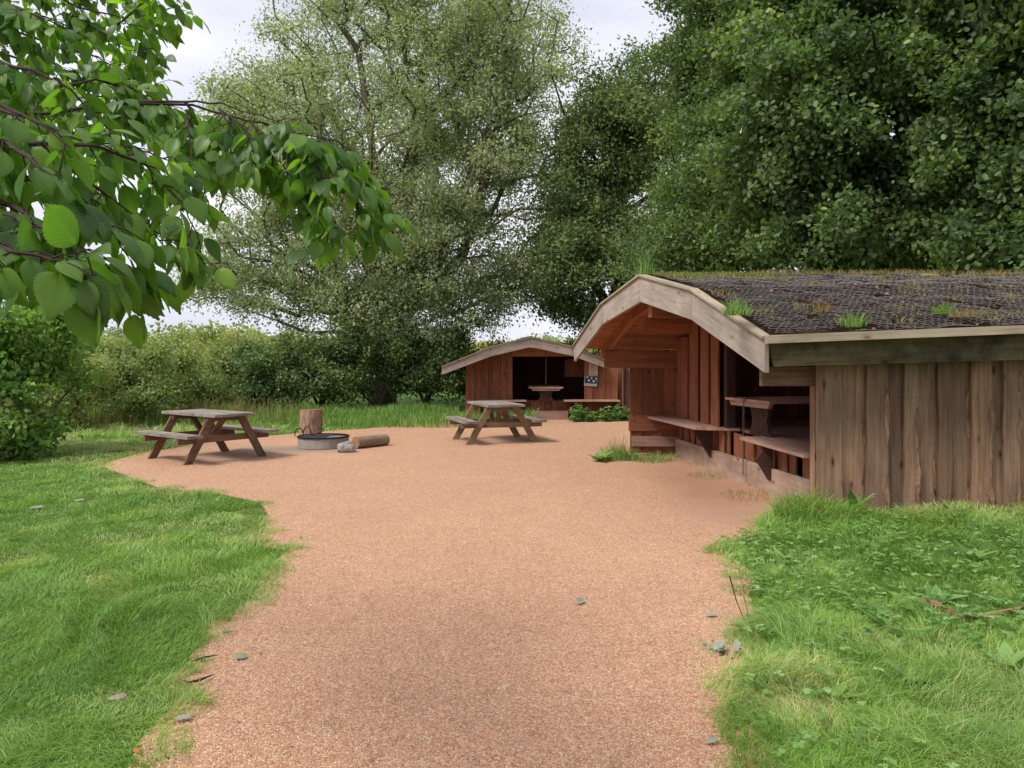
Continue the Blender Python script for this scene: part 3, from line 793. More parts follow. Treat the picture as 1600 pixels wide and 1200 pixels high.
# ------------------------------------------------------------------ shrubs and hedge
def shrub(name, label, px, d, wpx, top, mat, lsize=.11, nc=90, per=55, depth=1.3, group='shrubs along the back of the clearing', spread=.17, tm=LEAF_SIMPLE, low=.15, W=1.3, cat='shrub', bottom=0.12):
    b = tr(px, d); H = D(px, top, d).z; nc = int(nc * 1.7); per = int(per * .75); lsize *= .9
    w = wpx * d / F
    blobs = [(b.x, b.y, H * .50, w * .9, depth, H * .46)]
    for q in range(5):
        a = R.uniform(-1, 1); blobs.append((b.x + a * w * .7, b.y + R.uniform(-.6, .6) * depth, H * R.uniform(.35, .72), w * R.uniform(.35, .5), depth * .6, H * R.uniform(.22, .30)))
    if d < 15:
        for q in range(6): blobs.append((b.x + R.uniform(-.8, .8) * w, b.y - R.uniform(.2, .8) * depth, H * .17, w * .4, depth * .5, H * .15))
    if mat in (M['mid_shrub'], M['yellow_shrub'], M['fresh_shrub']) or d > 21:
        for q in range(14):
            blobs.append((b.x + R.uniform(-.85, .85) * w, b.y + R.uniform(-.8, .8) * depth, H * R.uniform(.80, 1.04), .10, .10, H * R.uniform(.08, .2)))
    ch = [[tuple(b), tuple(b + Vector((0, 0, .15))), tuple(b + Vector((.03, 0, H * .25)))], [1, tuple(b + Vector((w * .3, -.1, H * .45)))], [1, tuple(b + Vector((-w * .3, .1, H * .45)))]]
    return crown_tree(name, label, cat, tuple(b), ch, blobs, nc, per, lsize, mat, M['bark'], tmpl=tm, spread=spread, r0=.006, rmax=.05, shell=.35, group=group, W=W, zmin=bottom, up=.55, clump=.22, sup=5)

shrub('bramble_bush', 'fresh green leafy bush at the left edge of the lawn', 35, 13.0, 80, 490, M['fresh_shrub'], .11, 190, 70, 1.1, None, .16, cat='bush')
shrub('bramble_bush', 'low darker bramble at the left edge below the fresh green bush', -5, 12.3, 42, 650, M['mid_shrub'], .10, 60, 60, .8, None, .14, cat='bush')
shrub('hedge_shrub', 'brownish green flowering shrub right of the fresh leafy bush', 105, 17.5, 70, 570, M['yellow_shrub'], .08, 80, 70, 1.0)
shrub('hedge_shrub', 'mid green rounded shrub between the left bush and the left picnic table', 195, 19.0, 95, 545, M['mid_shrub'], .09, 150, 80, 1.3)
shrub('hedge_shrub', 'pale loose shrub behind the seat of the left picnic table', 290, 21.5, 80, 555, M['mid_shrub'], .09, 110, 80, 1.2)
shrub('hedge_shrub', 'yellow green shrub above the top of the left picnic table', 340, 23.5, 85, 538, M['yellow_shrub'], .10, 110, 80, 1.3)
shrub('hedge_shrub', 'dark green shrub between the left picnic table and the fire ring', 425, 21.5, 60, 560, M['dark_shrub'], .10, 120, 80, 1.0)
shrub('hedge_shrub', 'dark bushy shrub behind the upright log', 500, 22.5, 70, 540, M['dark_shrub'], .11, 130, 80, 1.2)
shrub('hedge_shrub', 'dark shrub at the foot of the tall pale tree', 590, 23.5, 75, 525, M['dark_shrub'], .11, 140, 80, 1.2)
shrub('hedge_shrub', 'dark shrub between the tall pale tree and the far shelter', 665, 24.0, 65, 530, M['dark_shrub'], .11, 130, 80, 1.2)
shrub('hedge_shrub', 'green shrub touching the left eave of the far shelter', 735, 25.5, 60, 545, M['mid_shrub'], .11, 90, 70, 1.2)
shrub('hedge_shrub', 'pale willow shrub standing behind the left hedge', 130, 25, 85, 535, M['mid_shrub'], .10, 110, 80, 1.4)
shrub('hedge_shrub', 'yellowish shrub standing behind the left hedge, nearest the gap in the sky', 235, 28, 90, 530, M['yellow_shrub'], .11, 110, 80, 1.4)
shrub('hedge_shrub', 'tall thin willow shrub at the far left behind the bush', 45, 21, 60, 500, M['mid_shrub'], .10, 100, 60, 1.4)
shrub('understory_bush', 'dark bush under the oaks right of the far shelter roof', 960, 30, 90, 510, M['dark_shrub'], .14, 100, 80, 1.4, None, .2)
def thicket():
    n = 150000
    x = NP.uniform(-45, 30, n); y = NP.uniform(40, 56, n)
    H = 2.0 + 1.0 * noise2(x, y, .35, 8) + .9 * noise2(x, y, 1.7, 10) - .5 * (x > -6)
    z = H * NP.random(n) ** .55
    A = rdirs(n); N = rdirs(n); N[:, 2] += .6
    o = leaves('far_thicket', M['yellow_shrub'], np.stack([x, y, z], 1), A, N, NP.uniform(.12, .26, n), LEAF_SIMPLE, rnd=np.clip(noise2(x, y, .5, 3) + NP.normal(0, .15, n), 0, 1), W=np.full(n, 1.4))
    tag(o, 'yellow green thicket of young willow far beyond the hedge', 'thicket', kind='stuff')
thicket()
shrub('understory_bush', 'dark bush behind the near shelter roof under the broad oak', 1250, 19, 170, 470, M['dark_shrub'], .15, 120, 80, 1.4, None, .25)

# ------------------------------------------------------------------ near shelter
DR = Vector((.977, .214, 0))
T = [D(1195, 530, 7.1), D(1080, 454, 8.73), D(1000, 432, 10.1), D(941, 476, 11.47), D(897, 541, 13.1)]
E = [Vector((6.6, 7.0, 1.95)), Vector((7.2, 8.8, 2.42)), Vector((7.8, 10.25, 2.70)), Vector((7.8, 11.7, 2.42)), Vector((7.8, 13.5, 1.83))]
root = thing('wooden_shelter', (4.5, 10.0, 0), 'near open timber shelter with turf roof behind chicken wire, right of the gravel', 'shelter')
U = (T[4] - T[0]); U.z = 0; U.normalize()
PF = Vector((-U.y, U.x, 0))          # outward from the gable
if PF.x > 0: PF = -PF

def gable_boards(T, depth, thick, out, mat, trim, root, gap=.004, bottoms=None):
    f = MB()
    for k in range(4):
        a, b_ = T[k], T[k + 1]
        a2, b2 = a - Vector((0, 0, bottoms[k])), b_ - Vector((0, 0, bottoms[k + 1]))
        g = (b_ - a).normalized() * gap
        o = out * thick
        P = [a2 + g, a + g, a + g - o, a2 + g - o]; Q = [b2 - g, b_ - g, b_ - g - o, b2 - g - o]
        f.hexa(P + Q, (b_ - a).length, depth, thick)
    f.build('fascia_board', mat, root)
    f = MB()
    for k in range(4):
        a, b_ = T[k], T[k + 1]
        o = out
        up = Vector((0, 0, .028))
        P = [a + o * .03 + up * .1, a + o * .03 + up, a - o * .13 + up, a - o * .13 + up * .1]; Q = [b_ + o * .03 + up * .1, b_ + o * .03 + up, b_ - o * .13 + up, b_ - o * .13 + up * .1]
        f.hexa(P + Q, (b_ - a).length, .03, .16)
    f.build('fascia_cap', trim, root)
gable_boards(T, .31, .045, PF, M['grey_fascia'], M['trim_wood'], root, bottoms=[.31, .33, .33, .29, .26])

def roof_sheet(T, E, inset, nx, ny, dz, lump, mat, name, root, ni=1):
    "turf surface between gable profile T and end profile E"
    prof = []
    V = []; 
    segs = len(T) - 1
    for j in range(segs * ny + 1):
        s = min(j // ny, segs - 1); t = (j - s * ny) / ny
        a = T[s].lerp(T[s + 1], t); b_ = E[s].lerp(E[s + 1], t)
        for i in range(nx + 1):
            p = a.lerp(b_, inset + (1 - inset) * i / nx)
            h = dz + lump * (mnoise.noise(p * 2.2) + .5 * mnoise.noise(p * 6.0) + .35 * mnoise.noise(p * 15.0))
            V.append((p.x, p.y, p.z + h))
    nxx = nx + 1; q = []
    for j in range(segs * ny):
        for i in range(nx):
            a = j * nxx + i; q.append([a, a + 1, a + nxx + 1, a + nxx])
    q = np.array(q)
    return np_mesh(name, V, q.ravel(), np.arange(len(q)) * 4, mat, root, smooth=True)
# planked roof deck under the turf
def roof_deck(T, E, dz, th, n, mat, root, name='roof_deck'):
    f = MB()
    for k in range(4):
        for i in range(n):
            t0, t1 = i / n, (i + .985) / n
            a, b_ = T[k].lerp(T[k + 1], t0), T[k].lerp(T[k + 1], t1)
            c, d_ = E[k].lerp(E[k + 1], t0), E[k].lerp(E[k + 1], t1)
            z1 = Vector((0, 0, dz)); z0 = Vector((0, 0, dz - th))
            f.hexa([a + z0, a + z1, b_ + z1, b_ + z0, c + z0, c + z1, d_ + z1, d_ + z0], (c - a).length, th, (b_ - a).length)
    return f.build(name, mat, root)
Ti = [t + DR * .05 for t in T]
roofA = roof_deck(Ti, E, -.012, .03, 9, M['red_inner'], root)
roof_sheet(T, E, .015, 150, 34, .035, .022, M['roof_soil'], 'turf_layer', roofA)
# eave edge plank and mossy eave beam on the near side
f = MB()
f.board(T[0] + Vector((-.01, -.10, -.005)), E[0] + Vector((0, -.10, .0)), (0, 0, 1), .075, .16)
f.build('eave_plank', M['trim_wood'], root)
f = MB()
z_a, z_b = 1.535, 1.62
p0, p1 = Vector((2.46, 7.19, 0)), Vector((6.6, 7.12, 0))
f.hexa([p0 + Vector((0, 0, z_a)), p0 + Vector((-.06, 0, z_a + .235)), p0 + Vector((-.06, .05, z_a + .235)), p0 + Vector((0, .05, z_a)),
        p1 + Vector((0, 0, z_b + .03)), p1 + Vector((0, 0, z_b + .262)), p1 + Vector((0, .05, z_b + .262)), p1 + Vector((0, .05, z_b + .03))], 4.1, .2, .05)
f.build('eave_beam', M['mossy_beam'], root)
# side wall of waney slabs
f = MB()
wy = 7.47
x = 2.945; k = 0
widths = [.235, .25, .20, .17, .13, .20, .13, .20, .19, .12, .16, .17, .22, .15, .2, .17, .2, .22, .2]
ox = x
while ox < 6.4:
    w = widths[k % len(widths)]
    proud = .0 if k % 2 else .048
    hz = 1.62 + .02 * ox / 3
    f.wavy((ox + w / 2, wy - proud, -.06), (ox + w / 2, wy - proud, hz), (1, 0, 0), w + (.03 if k % 2 else 0), .032, 10, .0075 if k % 2 == 0 else .0)
    for zz in (.28, 1.22):
        for q in (.25, .75):
            f.tube([(ox + w * q, wy - proud - .012, zz + .02 * q), (ox + w * q, wy - proud - .0185, zz + .02 * q)], .0045, 6, m=2)
    if k % 3 != 0:
        # ragged strip of bark left on the edge of the slab
        z0 = R.uniform(0, .1)
        while z0 < 1.35:
            z1 = min(1.5, z0 + R.uniform(.25, .7))
            ph = R.random() * 20; N_ = int((z1 - z0) / .03) + 2; cx_ = ox + w - .006; yy_ = wy - proud - .016
            for q in range(N_):
                za, zb = z0 + (z1 - z0) * q / N_, z0 + (z1 - z0) * (q + 1) / N_
                def ww(zz): return max(.002, (.017 + .012 * mnoise.noise(Vector((zz * 9, ph, 0)))) * min(1, 6 * min(zz - z0, z1 - zz) + .15) * 1.3)
                def cxx(zz): return cx_ + .010 * mnoise.noise(Vector((zz * 5, ph, 5)))
                a_, b2_ = ww(za), ww(zb); dd_ = .006 * mnoise.noise(Vector((za * 25, ph, 9)))
                f.hexa([(cxx(za) - a_, yy_ - .004 + dd_, za), (cxx(za) + a_, yy_ - .004, za), (cxx(za) + a_, yy_ + .02, za), (cxx(za) - a_, yy_ + .02, za), (cxx(zb) - b2_, yy_ - .004, zb), (cxx(zb) + b2_, yy_ - .004 + dd_, zb), (cxx(zb) + b2_, yy_ + .02, zb), (cxx(zb) - b2_, yy_ + .02, zb)], .03, .03, .02, m=1, uo=(ph + za, ph))
            z0 = z1 + R.uniform(.05, .35)
    ox += w * .985; k += 1
f.build('side_wall', [M['slab_wood'], M['wane_bark'], M['black_iron']], root)
# wall plate end and corner post
f = MB(); f.box(2.46, 6.4, 7.55, 7.64, 1.34, 1.53, grain='x'); f.build('wall_plate', M['slab_wood'], root)
f = MB(); f.box(2.955, 3.07, 7.50, 7.62, 0, 1.34); f.build('corner_post', M['slab_wood'], root)
# far wing and far side wall
f = MB()
wd = 12.75
for q in range(5):
    x0 = 1.97 + q * .175; f.box(x0 - .005, x0 + .18, wd + (.02 if q % 2 else 0), wd + .03 + (.022 if q % 2 else 0), .05, 1.72)
f.build('wing_wall', M['red_wood'], root)
f = MB(); f.box(1.53, 2.85, wd - .055, wd - .004, 1.46, 1.765, grain='x'); f.build('wing_header', M['red_wood'], root)
f = MB(); f.box(1.985, 2.80, wd - .05, wd - .004, .165, .33, grain='x'); f.build('wing_rail', M['bench_wood'], root)
f = MB(); f.box(1.935, 2.80, wd - .03, wd - .003, .42, .68, grain='x'); f.build('wing_panel', M['red_wood'], root)
f = MB()
for q in range(26):
    x0 = 2.86 + q * .19; f.box(x0, x0 + .185, wd + .06, wd + .1, .05, 1.95)
f.build('far_side_wall', M['red_wood'], root)
f = MB()
for q in range(30):
    y0 = 7.62 + q * .175; zz = 1.75 + (.65 * min(1, max(0, (min(y0 - 7.4, 12.8 - y0)) / 1.6)))
    f.box(6.9, 6.94, y0, y0 + .172, .05, zz)
f.build('back_wall', M['dark_wood'], root)  # interior shade put into the wood colour
# gable infill above the far wing and tie beams seen under the roof
def roof_z(y):
    ys_ = [p.y for p in T]; zs_ = [p.z for p in T]
    return float(np.interp(y, ys_, zs_))
for (a, b_, w, th) in (((1.75, 12.5, 1.83), (2.95, 12.5, 1.83), .13, .07), ((2.05, 11.9, 2.08), (3.3, 11.9, 2.08), .16, .08), ((1.82, 10.13, 2.26), (6.8, 11.2, 2.26), .20, .12)):
    f = MB(); f.board(a, b_, (0, 0, 1), w, th); f.build('tie_beam', M['red_inner'], root)
for off in (.5, 2.4, 4.4):
    f = MB()
    for k in range(4):
        a = T[k] + DR * off + Vector((0, 0, -.14)); b_ = T[k + 1] + DR * off + Vector((0, 0, -.14))
        f.board(a, b_, (0, 0, 1), .14, .07)
    f.build('rafter', M['red_inner'], root)
# front line: plinth, low wall, panel of upright boards
LA, LB = Vector((3.08, 7.62, 0)), Vector((2.75, 12.7, 0))
def fl(t, off=0, z=0):
    p = LA.lerp(LB, t); n_ = Vector((-1, -.065, 0)).normalized(); return p + n_ * off + Vector((0, 0, z))
Ld = (LB - LA).normalized()
f = MB(); f.hexa([fl(0, .05, .0), fl(0, .05, .37), fl(0, 0, .37), fl(0, 0, .0), fl(1, .05, -.02), fl(1, .05, .30), fl(1, 0, .30), fl(1, 0, -.02)], 5.1, .35, .05)
f.build('plinth_board', M['plinth_wood'], root)
f = MB()
t = 0.0; k = 0
while t < .985:
    w = R.choice([.16, .2, .13, .18]); t1 = min(1, t + w / 5.09)
    pr = .0 if k % 2 else -.03
    if not (k in (3, 9, 15)):
        a = fl((t + t1) / 2, pr - .022, .2); f.board(a, a + Vector((0, 0, .43)), Ld, (w - .006) + (.02 if k % 2 == 0 else 0), .02)
    t = t1; k += 1
f.build('low_wall', M['red_wood'], root)
f = MB()
t = .60; k = 0
while t < .995:
    w = [.30, .14, .34, .16, .40, .14, .6][k % 7]; t1 = min(1, t + w / 5.09)
    pr = .012 if k % 2 == 0 else -.04
    a = fl((t + t1) / 2, pr, .62); zt = roof_z(a.y) - .12
    f.wavy(a, Vector((a.x, a.y, zt)), Ld, (w - .004) + (.02 if k % 2 == 0 else .02), .024, 6, .005)
    t = t1; k += 1
f.build('front_panel', M['red_wood'], root)
f = MB(); a = fl(.575, -.10, 0); f.board(a, Vector((a.x, a.y, roof_z(a.y) - .15)), Ld, .12, .12); f.build('door_post', M['dark_wood'], root)
# deck and benches
f = MB()
for q in range(22):
    x0 = 3.15 + q * .17
    f.box(x0, x0 + .165, 7.64, wd, .615, .645, grain='y')
f.build('sleeping_deck', M['bench_wood'], root)
f = MB()
def bench(pts, n):
    "quad pts: outer0, outer1, inner1, inner0; n planks"
    o0, o1, i1, i0 = [Vector(p) for p in pts]
    for k in range(n):
        t0, t1 = k / n, (k + .97) / n
        a, b_, c, d_ = o0.lerp(i0, t0), o1.lerp(i1, t0), o1.lerp(i1, t1), o0.lerp(i0, t1)
        dn = Vector((0, 0, -.035))
        f.hexa([a + dn, a, d_, d_ + dn, b_ + dn, b_, c, c + dn], (b_ - a).length, .035, (d_ - a).length)
bench([(2.24, 12.69, .665), (2.53, 10.62, .665), (3.10, 10.42, .665), (2.82, 12.6, .665)], 4)
f.build('bench', M['bench_wood'], root)
f = MB()
bench([(2.79, 9.42, .655), (2.90, 7.64, .655), (3.42, 7.64, .655), (3.30, 9.55, .655)], 4)
f.build('bench', M['bench_wood'], root)
for (yy, xo) in ((10.85, 2.56), (8.75, 2.84)):
    tt = (yy - LA.y) / (LB.y - LA.y); pb = fl(tt, .05)
    poly = [(xo, yy, .625), (pb.x + .02, yy, .625), (pb.x + .02, yy, .25), (pb.x - .02, yy, .22), (pb.x - .07, yy, .30), (pb.x - .17, yy, .46), (xo + .02, yy, .56)]
    f = MB(); f.prism(poly, (0, .07, 0)); f.build('bench_bracket', M['dark_wood'], root)
# wire netting on the turf
def netting(T, E, name, parent, cell=.068, rad=.0019, xlim=1.0):
    A0, A1 = [], []
    segs = [(T[k], T[k + 1], E[k], E[k + 1]) for k in range(4)]
    vlen = [0]
    for k in range(4): vlen.append(vlen[-1] + (T[k + 1] - T[k]).length)
    def pt(u, v):
        s = 0
        while s < 3 and v > vlen[s + 1]: s += 1
        t = (v - vlen[s]) / (vlen[s + 1] - vlen[s])
        a = T[s].lerp(T[s + 1], t); b_ = E[s].lerp(E[s + 1], t); L = (b_ - a).length
        p = a.lerp(b_, min(1, u / L))
        h = .035 + .022 * (mnoise.noise(p * 2.2) + .5 * mnoise.noise(p * 6.0) + .35 * mnoise.noise(p * 15.0)) + .008 + .020 * mnoise.noise(p * 3.1)
        j = .018
        q = p + Vector((mnoise.noise(p * 9) * j * 2.2, mnoise.noise(p * 9 + Vector((7, 3, 1))) * j * 2.2, 0))
        return (q.x, q.y, q.z + h)
    w = cell; h = cell * .9
    V = vlen[2] + .15; nu = int(5.4 / w); nv = int(V / (1.5 * h / 2 * 2 / 2))
    row = 0; v = .03
    while v < V:
        for i in range(nu):
            u = .1 + (i + (.5 if row % 2 else 0)) * w
            a = pt(u, v); b_ = pt(u + w / 2, v + h * .25); c = pt(u + w, v)
            A0 += [a, b_]; A1 += [b_, c]
            A0.append(b_); A1.append(pt(u + w / 2, v + h * .75))
        v += h * .75; row += 1
    A0, A1 = np.array(A0), np.array(A1); r_ = np.full(len(A0), rad)
    return tubes_np(name, A0, A1, r_, r_, M['wire'], parent, 3)
netting(T, E, 'wire_netting', roofA)

# things on the near roof
def tuft(name, label, cat, p, n, h, mat, spread=.08, wd=.006, lean=(.3, 1.3), group=None, dirr=None):
    p = Vector(p)
    a = NP.uniform(0, 6.28, n); rr = spread * np.sqrt(NP.random(n))
    P = np.stack([p.x + rr * np.cos(a), p.y + rr * np.sin(a), np.full(n, p.z)], 1)
    t = blades(name, mat, P, h * 1.35 * NP.uniform(.3, 1.2, n) * (1.15 - .6 * rr / spread), wd * NP.uniform(.7, 1.3, n), NP.uniform(*lean, n), np.clip(NP.random(n), 0, 1), org=p)
    t.location = p
    return tag(t, label, cat, group)
def roofpt(px, py):
    "where the view ray through a pixel meets the near slopes of the turf"
    o = Vector((0, 0, CH)); d_ = (D(px, py, 1) - o)
    best = None
    for k in (0, 1):
        for (a, b_, c) in ((T[k], T[k + 1], E[k]), (T[k + 1], E[k + 1], E[k])):
            n_ = (b_ - a).cross(c - a)
            t = (a - o).dot(n_) / d_.dot(n_)
            p = o + d_ * t
            s = (p.y - T[k].y) / (T[k + 1].y - T[k].y)
            if -.1 <= s <= 1.1 and (best is None or t < best[0]): best = (t, p)
    return best[1] if best else D(px, py, 8.5)
tuft('roof_grass_tuft', 'bright green grass tuft on the roof just behind the pale fascia', 'grass tuft', roofpt(1150, 492), 220, .17, M['tall_grass'], .14, .006)
tuft('roof_grass_tuft', 'green grass tuft hanging over the eave in the middle of the roof', 'grass tuft', roofpt(1330, 512), 190, .17, M['tall_grass'], .13, .006)
tuft('roof_grass_tuft', 'pale green tuft mixed with straw on the right of the roof', 'grass tuft', roofpt(1475, 490), 120, .13, M['tall_grass'], .10, .006)
tuft('roof_grass_tuft', 'straw coloured tuft on the right of the roof', 'grass tuft', roofpt(1508, 495), 170, .09, M['dry_grass'], .14, .007)
tuft('roof_grass_tuft', 'tall upright grass tuft at the peak of the gable', 'grass tuft', T[2] + Vector((-.02, .35, .02)) + DR * .15, 130, .34, M['tall_grass'], .13, .008, (.05, .45))
tuft('roof_grass_tuft', 'small dry tuft between the two green roof tufts', 'grass tuft', roofpt(1282, 488), 60, .12, M['dry_grass'], .08, .005)
# moss and dry fringe along the ridge
def fringe():
    n = 5200; u = NP.random(n); a = T[2]; b_ = E[2]
    near = u < .30
    P = np.array(a)[None] * (1 - u)[:, None] + np.array(b_)[None] * u[:, None]
    P[:, 1] += NP.normal(0, .10, n) + .02; P[:, 2] += .03 - np.abs(P[:, 1] - 10.1) * .1
    k = NP.random(n) < noise2(u * 6, u * 0, 3.3, 12) * 1.1; P = P[k]; u = u[k]; n = len(P)
    return P, u, n
P, u, n = fringe()
tag(blades('ridge_straw', M['dry_grass'], P[u > .25], NP.uniform(.03, .11, (u > .25).sum()), np.full((u > .25).sum(), .007), NP.uniform(.3, 1.4, (u > .25).sum()), NP.random((u > .25).sum())), 'dry straw fringe along the ridge of the near roof', 'dry grass', kind='stuff')
n = 2400
u = NP.uniform(.02, .27, n); P = np.array(T[2])[None] * (1 - u)[:, None] + np.array(E[2])[None] * u[:, None]
s_ = np.abs(NP.normal(0, .28, n)); P[:, 1] -= s_; P[:, 2] += .035 - s_ * .22
P[:, 0] += s_ * .25
tag(blades('ridge_moss', M['moss'], P, NP.uniform(.02, .06, n), np.full(n, .008), NP.uniform(.2, 1.2, n), NP.random(n)), 'yellow green moss on the roof beside the gable peak', 'moss', kind='stuff')
pts_, hh_ = [], []
for q in range(46):
    u0, v0, k0 = R.random() ** .8, R.random(), 1 if R.random() < .62 else 0
    if k0 == 1 and R.random() < .5: v0 = .5 + .5 * v0
    for _ in range(R.randint(20, 90)):
        u_, v_ = u0 + R.gauss(0, .018), v0 + R.gauss(0, .05)
        if not (0.02 < u_ < .98 and 0 < v_ < 1): continue
        p = T[k0].lerp(T[k0 + 1], v_).lerp(E[k0].lerp(E[k0 + 1], v_), u_)
        h = .035 + .022 * (mnoise.noise(p * 2.2) + .5 * mnoise.noise(p * 6.0) + .35 * mnoise.noise(p * 15.0))
        pts_.append((p.x, p.y, p.z + h - .004)); hh_.append(R.uniform(.02, .085))
n = len(pts_); print('roof straw', n)
tag(blades('roof_straw', M['dry_grass'], np.array(pts_), np.array(hh_), np.full(n, .006), NP.uniform(.4, 1.8, n), NP.random(n)), 'thin patches of dead straw and moss poking through the netting of the near roof', 'dry grass', kind='stuff')
# pale board lying on the ridge
f = MB(); a = D(1442, 431, 10.0); b_ = D(1528, 436, 10.1)
f.board(a, b_, (0, 1, .2), .16, .05)
tag(f.build('loose_board', M['grey_fascia']), 'pale weathered board lying on the roof ridge', 'board')
# leaf litter on roof
n = 330
u = NP.random(n); v = NP.random(n)
P = []
for i in range(n):
    k = 0 if R.random() < .55 else 1
    a = T[k].lerp(T[k + 1], v[i]); b_ = E[k].lerp(E[k + 1], v[i]); p = a.lerp(b_, .02 + u[i] * .95)
    h = .035 + .022 * (mnoise.noise(p * 2.2) + .5 * mnoise.noise(p * 6.0) + .35 * mnoise.noise(p * 15.0))
    P.append((p.x, p.y, p.z + h + .012))
Nn = rdirs(n) * .5 + np.array([0, -.3, 1]); 
tag(leaves('roof_litter', M['roof_leaf'], np.array(P), rdirs(n) * np.array([1, 1, .3]), Nn, NP.uniform(.02, .06, n), LEAF_SIMPLE, W=np.full(n, 1.5)), 'dead leaf litter scattered over the dark near roof', 'leaf litter', kind='stuff')

# ------------------------------------------------------------------ low table inside a shelter
def low_table(p_a, p_b, inward, length, ztop, zfloor, label, under=.06, mat_top='bench_wood'):
    "p_a, p_b ends of the outer edge"
    A, B = Vector((p_a[0], p_a[1], 0)), Vector((p_b[0], p_b[1], 0)); inn = Vector(inward).normalized(); e = (B - A).normalized(); L = (B - A).length
    c = (A + B) / 2
    t = thing('low_table', (c.x, c.y, zfloor), label, 'table')
    f = MB()
    for k in range(4):
        s0 = L * k / 4; s1 = L * (k + .97) / 4
        m_ = A + e * (s0 + s1) / 2
        f.board(m_ + Vector((0, 0, ztop - .015)), m_ + inn * length + Vector((0, 0, ztop - .015)), e, s1 - s0, .03)
    f.build('table_top', M[mat_top], t)
    f = MB()
    z1, z0 = ztop - .032, ztop - .032 - .062
    f.prism([A + e * .05 + inn * .03 + Vector((0, 0, z1)), B - e * .05 + inn * .03 + Vector((0, 0, z1)), B - e * .10 + inn * .03 + Vector((0, 0, z0)), A + e * .10 + inn * .03 + Vector((0, 0, z0))], inn * .05)
    f.build('apron', M[mat_top], t)
    f = MB()
    w = .25 * L / 1.05; prof = [(w, z0 + .002), (w * .82, z0 - .05), (w * .66, z0 - (z0 - zfloor) * .45), (w * .80, zfloor + .07), (w * 1.12, zfloor + .001)]
    cc = c + inn * .18
    poly = [cc + e * a + Vector((0, 0, z)) for a, z in prof] + [cc - e * a + Vector((0, 0, z)) for a, z in reversed(prof)]
    f.prism(poly, inn * .05); 
    f.build('pedestal', M['dark_wood'], t)
    return t
low_table((2.79, 10.05), (3.02, 9.0), (DR.x, DR.y, 0), 1.7, 1.11, .646, 'low wooden table on the deck of the near shelter')

def chain(name, label, pts, r_link=.014, thick=.0035):
    "row of interlocked links along a polyline"
    pts = [Vector(p) for p in pts]; f = MB()
    d_ = []; acc = [0]
    for i in range(len(pts) - 1): acc.append(acc[-1] + (pts[i + 1] - pts[i]).length)
    step = r_link * 2.3; n = int(acc[-1] / step)
    for k in range(n):
        s = k * step; i = 0
        while i < len(pts) - 2 and s > acc[i + 1]: i += 1
        tt = (s - acc[i]) / (acc[i + 1] - acc[i]); p = pts[i].lerp(pts[i + 1], tt); ax = (pts[i + 1] - pts[i]).normalized()
        sd = ax.cross(Vector((1, 0, 0.3)) if k % 2 else Vector((0, 1, .2))).normalized()
        ring = []
        for q in range(9):
            a = 2 * math.pi * q / 8; ring.append(p + ax * math.cos(a) * r_link * 1.6 + sd * math.sin(a) * r_link)
        f.tube(ring, thick, 5, cap=False)
    return f.build(name, M['chain'])
p = Vector((2.90, 9.53, 1.115))
o = chain('chain', '', [(3.08, 9.60, 1.13), (2.93, 9.52, 1.128), (2.865, 9.50, 1.10), (2.862, 9.50, .7), (2.86, 9.50, .14)])
tag(o, 'steel chain hanging over the edge of the low table in the near shelter', 'chain')

# ------------------------------------------------------------------ far shelter
fd = 20.6
root2 = thing('wooden_shelter', (1.0, 22.5, 0), 'far open timber shelter facing the gravel, beyond the right picnic table', 'shelter')
T2 = [D(690, 574, 19.5), D(766, 543, 19.7), D(829, 527.5, 19.9), D(893, 542, 20.1), D(944, 563, 20.3)]
E2 = [Vector((p.x + .3, p.y + 4.6, p.z)) for p in T2]
PF2 = Vector((.02, -1, 0)).normalized()
gable_boards(T2, .24, .05, PF2, M['grey_fascia'], M['trim_wood'], root2, bottoms=[.19, .23, .24, .23, .19])
T2i = [t + Vector((0, .06, 0)) for t in T2]
roofB = roof_deck(T2i, E2, -.03, .035, 6, M['red_inner'], root2)
roof_sheet(T2, E2, .02, 24, 10, .04, .03, M['roof_soil'], 'turf_layer', roofB)
def r2z(x): return float(np.interp(x, [p.x for p in T2], [p.z for p in T2])) - .1
def wall_px(name, px0, px1, d, z0, mat, ws, ztop=None, m=0):
    f = MB(); x0, x1 = (px0 - 800) / F * d, (px1 - 800) / F * d; x = x0; k = 0
    while x < x1 - .02:
        w = min(ws[k % len(ws)], x1 - x); top = ztop if ztop else r2z(x + w / 2)
        f.box(x, x + w - .006, d - (.02 if k % 2 == 0 else 0), d + .02, z0, top)
        x += w; k += 1
    return f.build(name, mat, root2)
wall_px('front_panel', 728, 801, fd, .05, M['red_wood'], [.24, .17, .2, .1, .22, .18])
wall_px('front_panel', 913, 965, fd, .05, M['red_wood'], [.22, .16, .2, .14], ztop=1.72)
wall_px('end_panel', 966, 988, fd + .25, .05, M['slab_wood'], [.12, .08, .14], ztop=1.55)
wall_px('low_wall', 801, 913, fd + .05, .16, M['red_wood'], [.16, .11, .19, .13], ztop=.50)
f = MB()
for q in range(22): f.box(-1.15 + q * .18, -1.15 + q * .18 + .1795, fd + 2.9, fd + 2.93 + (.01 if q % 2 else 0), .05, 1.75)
f.build('back_wall', M['dark_wood'], root2)  # dark wood colour stands in for the shade inside
f = MB()
for q in range(16): f.box(-1.25, -1.21, fd + q * .2, fd + q * .2 + .19, .05, 1.55)
f.build('side_wall', M['red_wood'], root2)
f = MB()
for q in range(16): f.box(2.95, 2.99, fd + q * .2, fd + q * .2 + .19, .05, 1.6)
f.build('side_wall', M['red_wood'], root2)
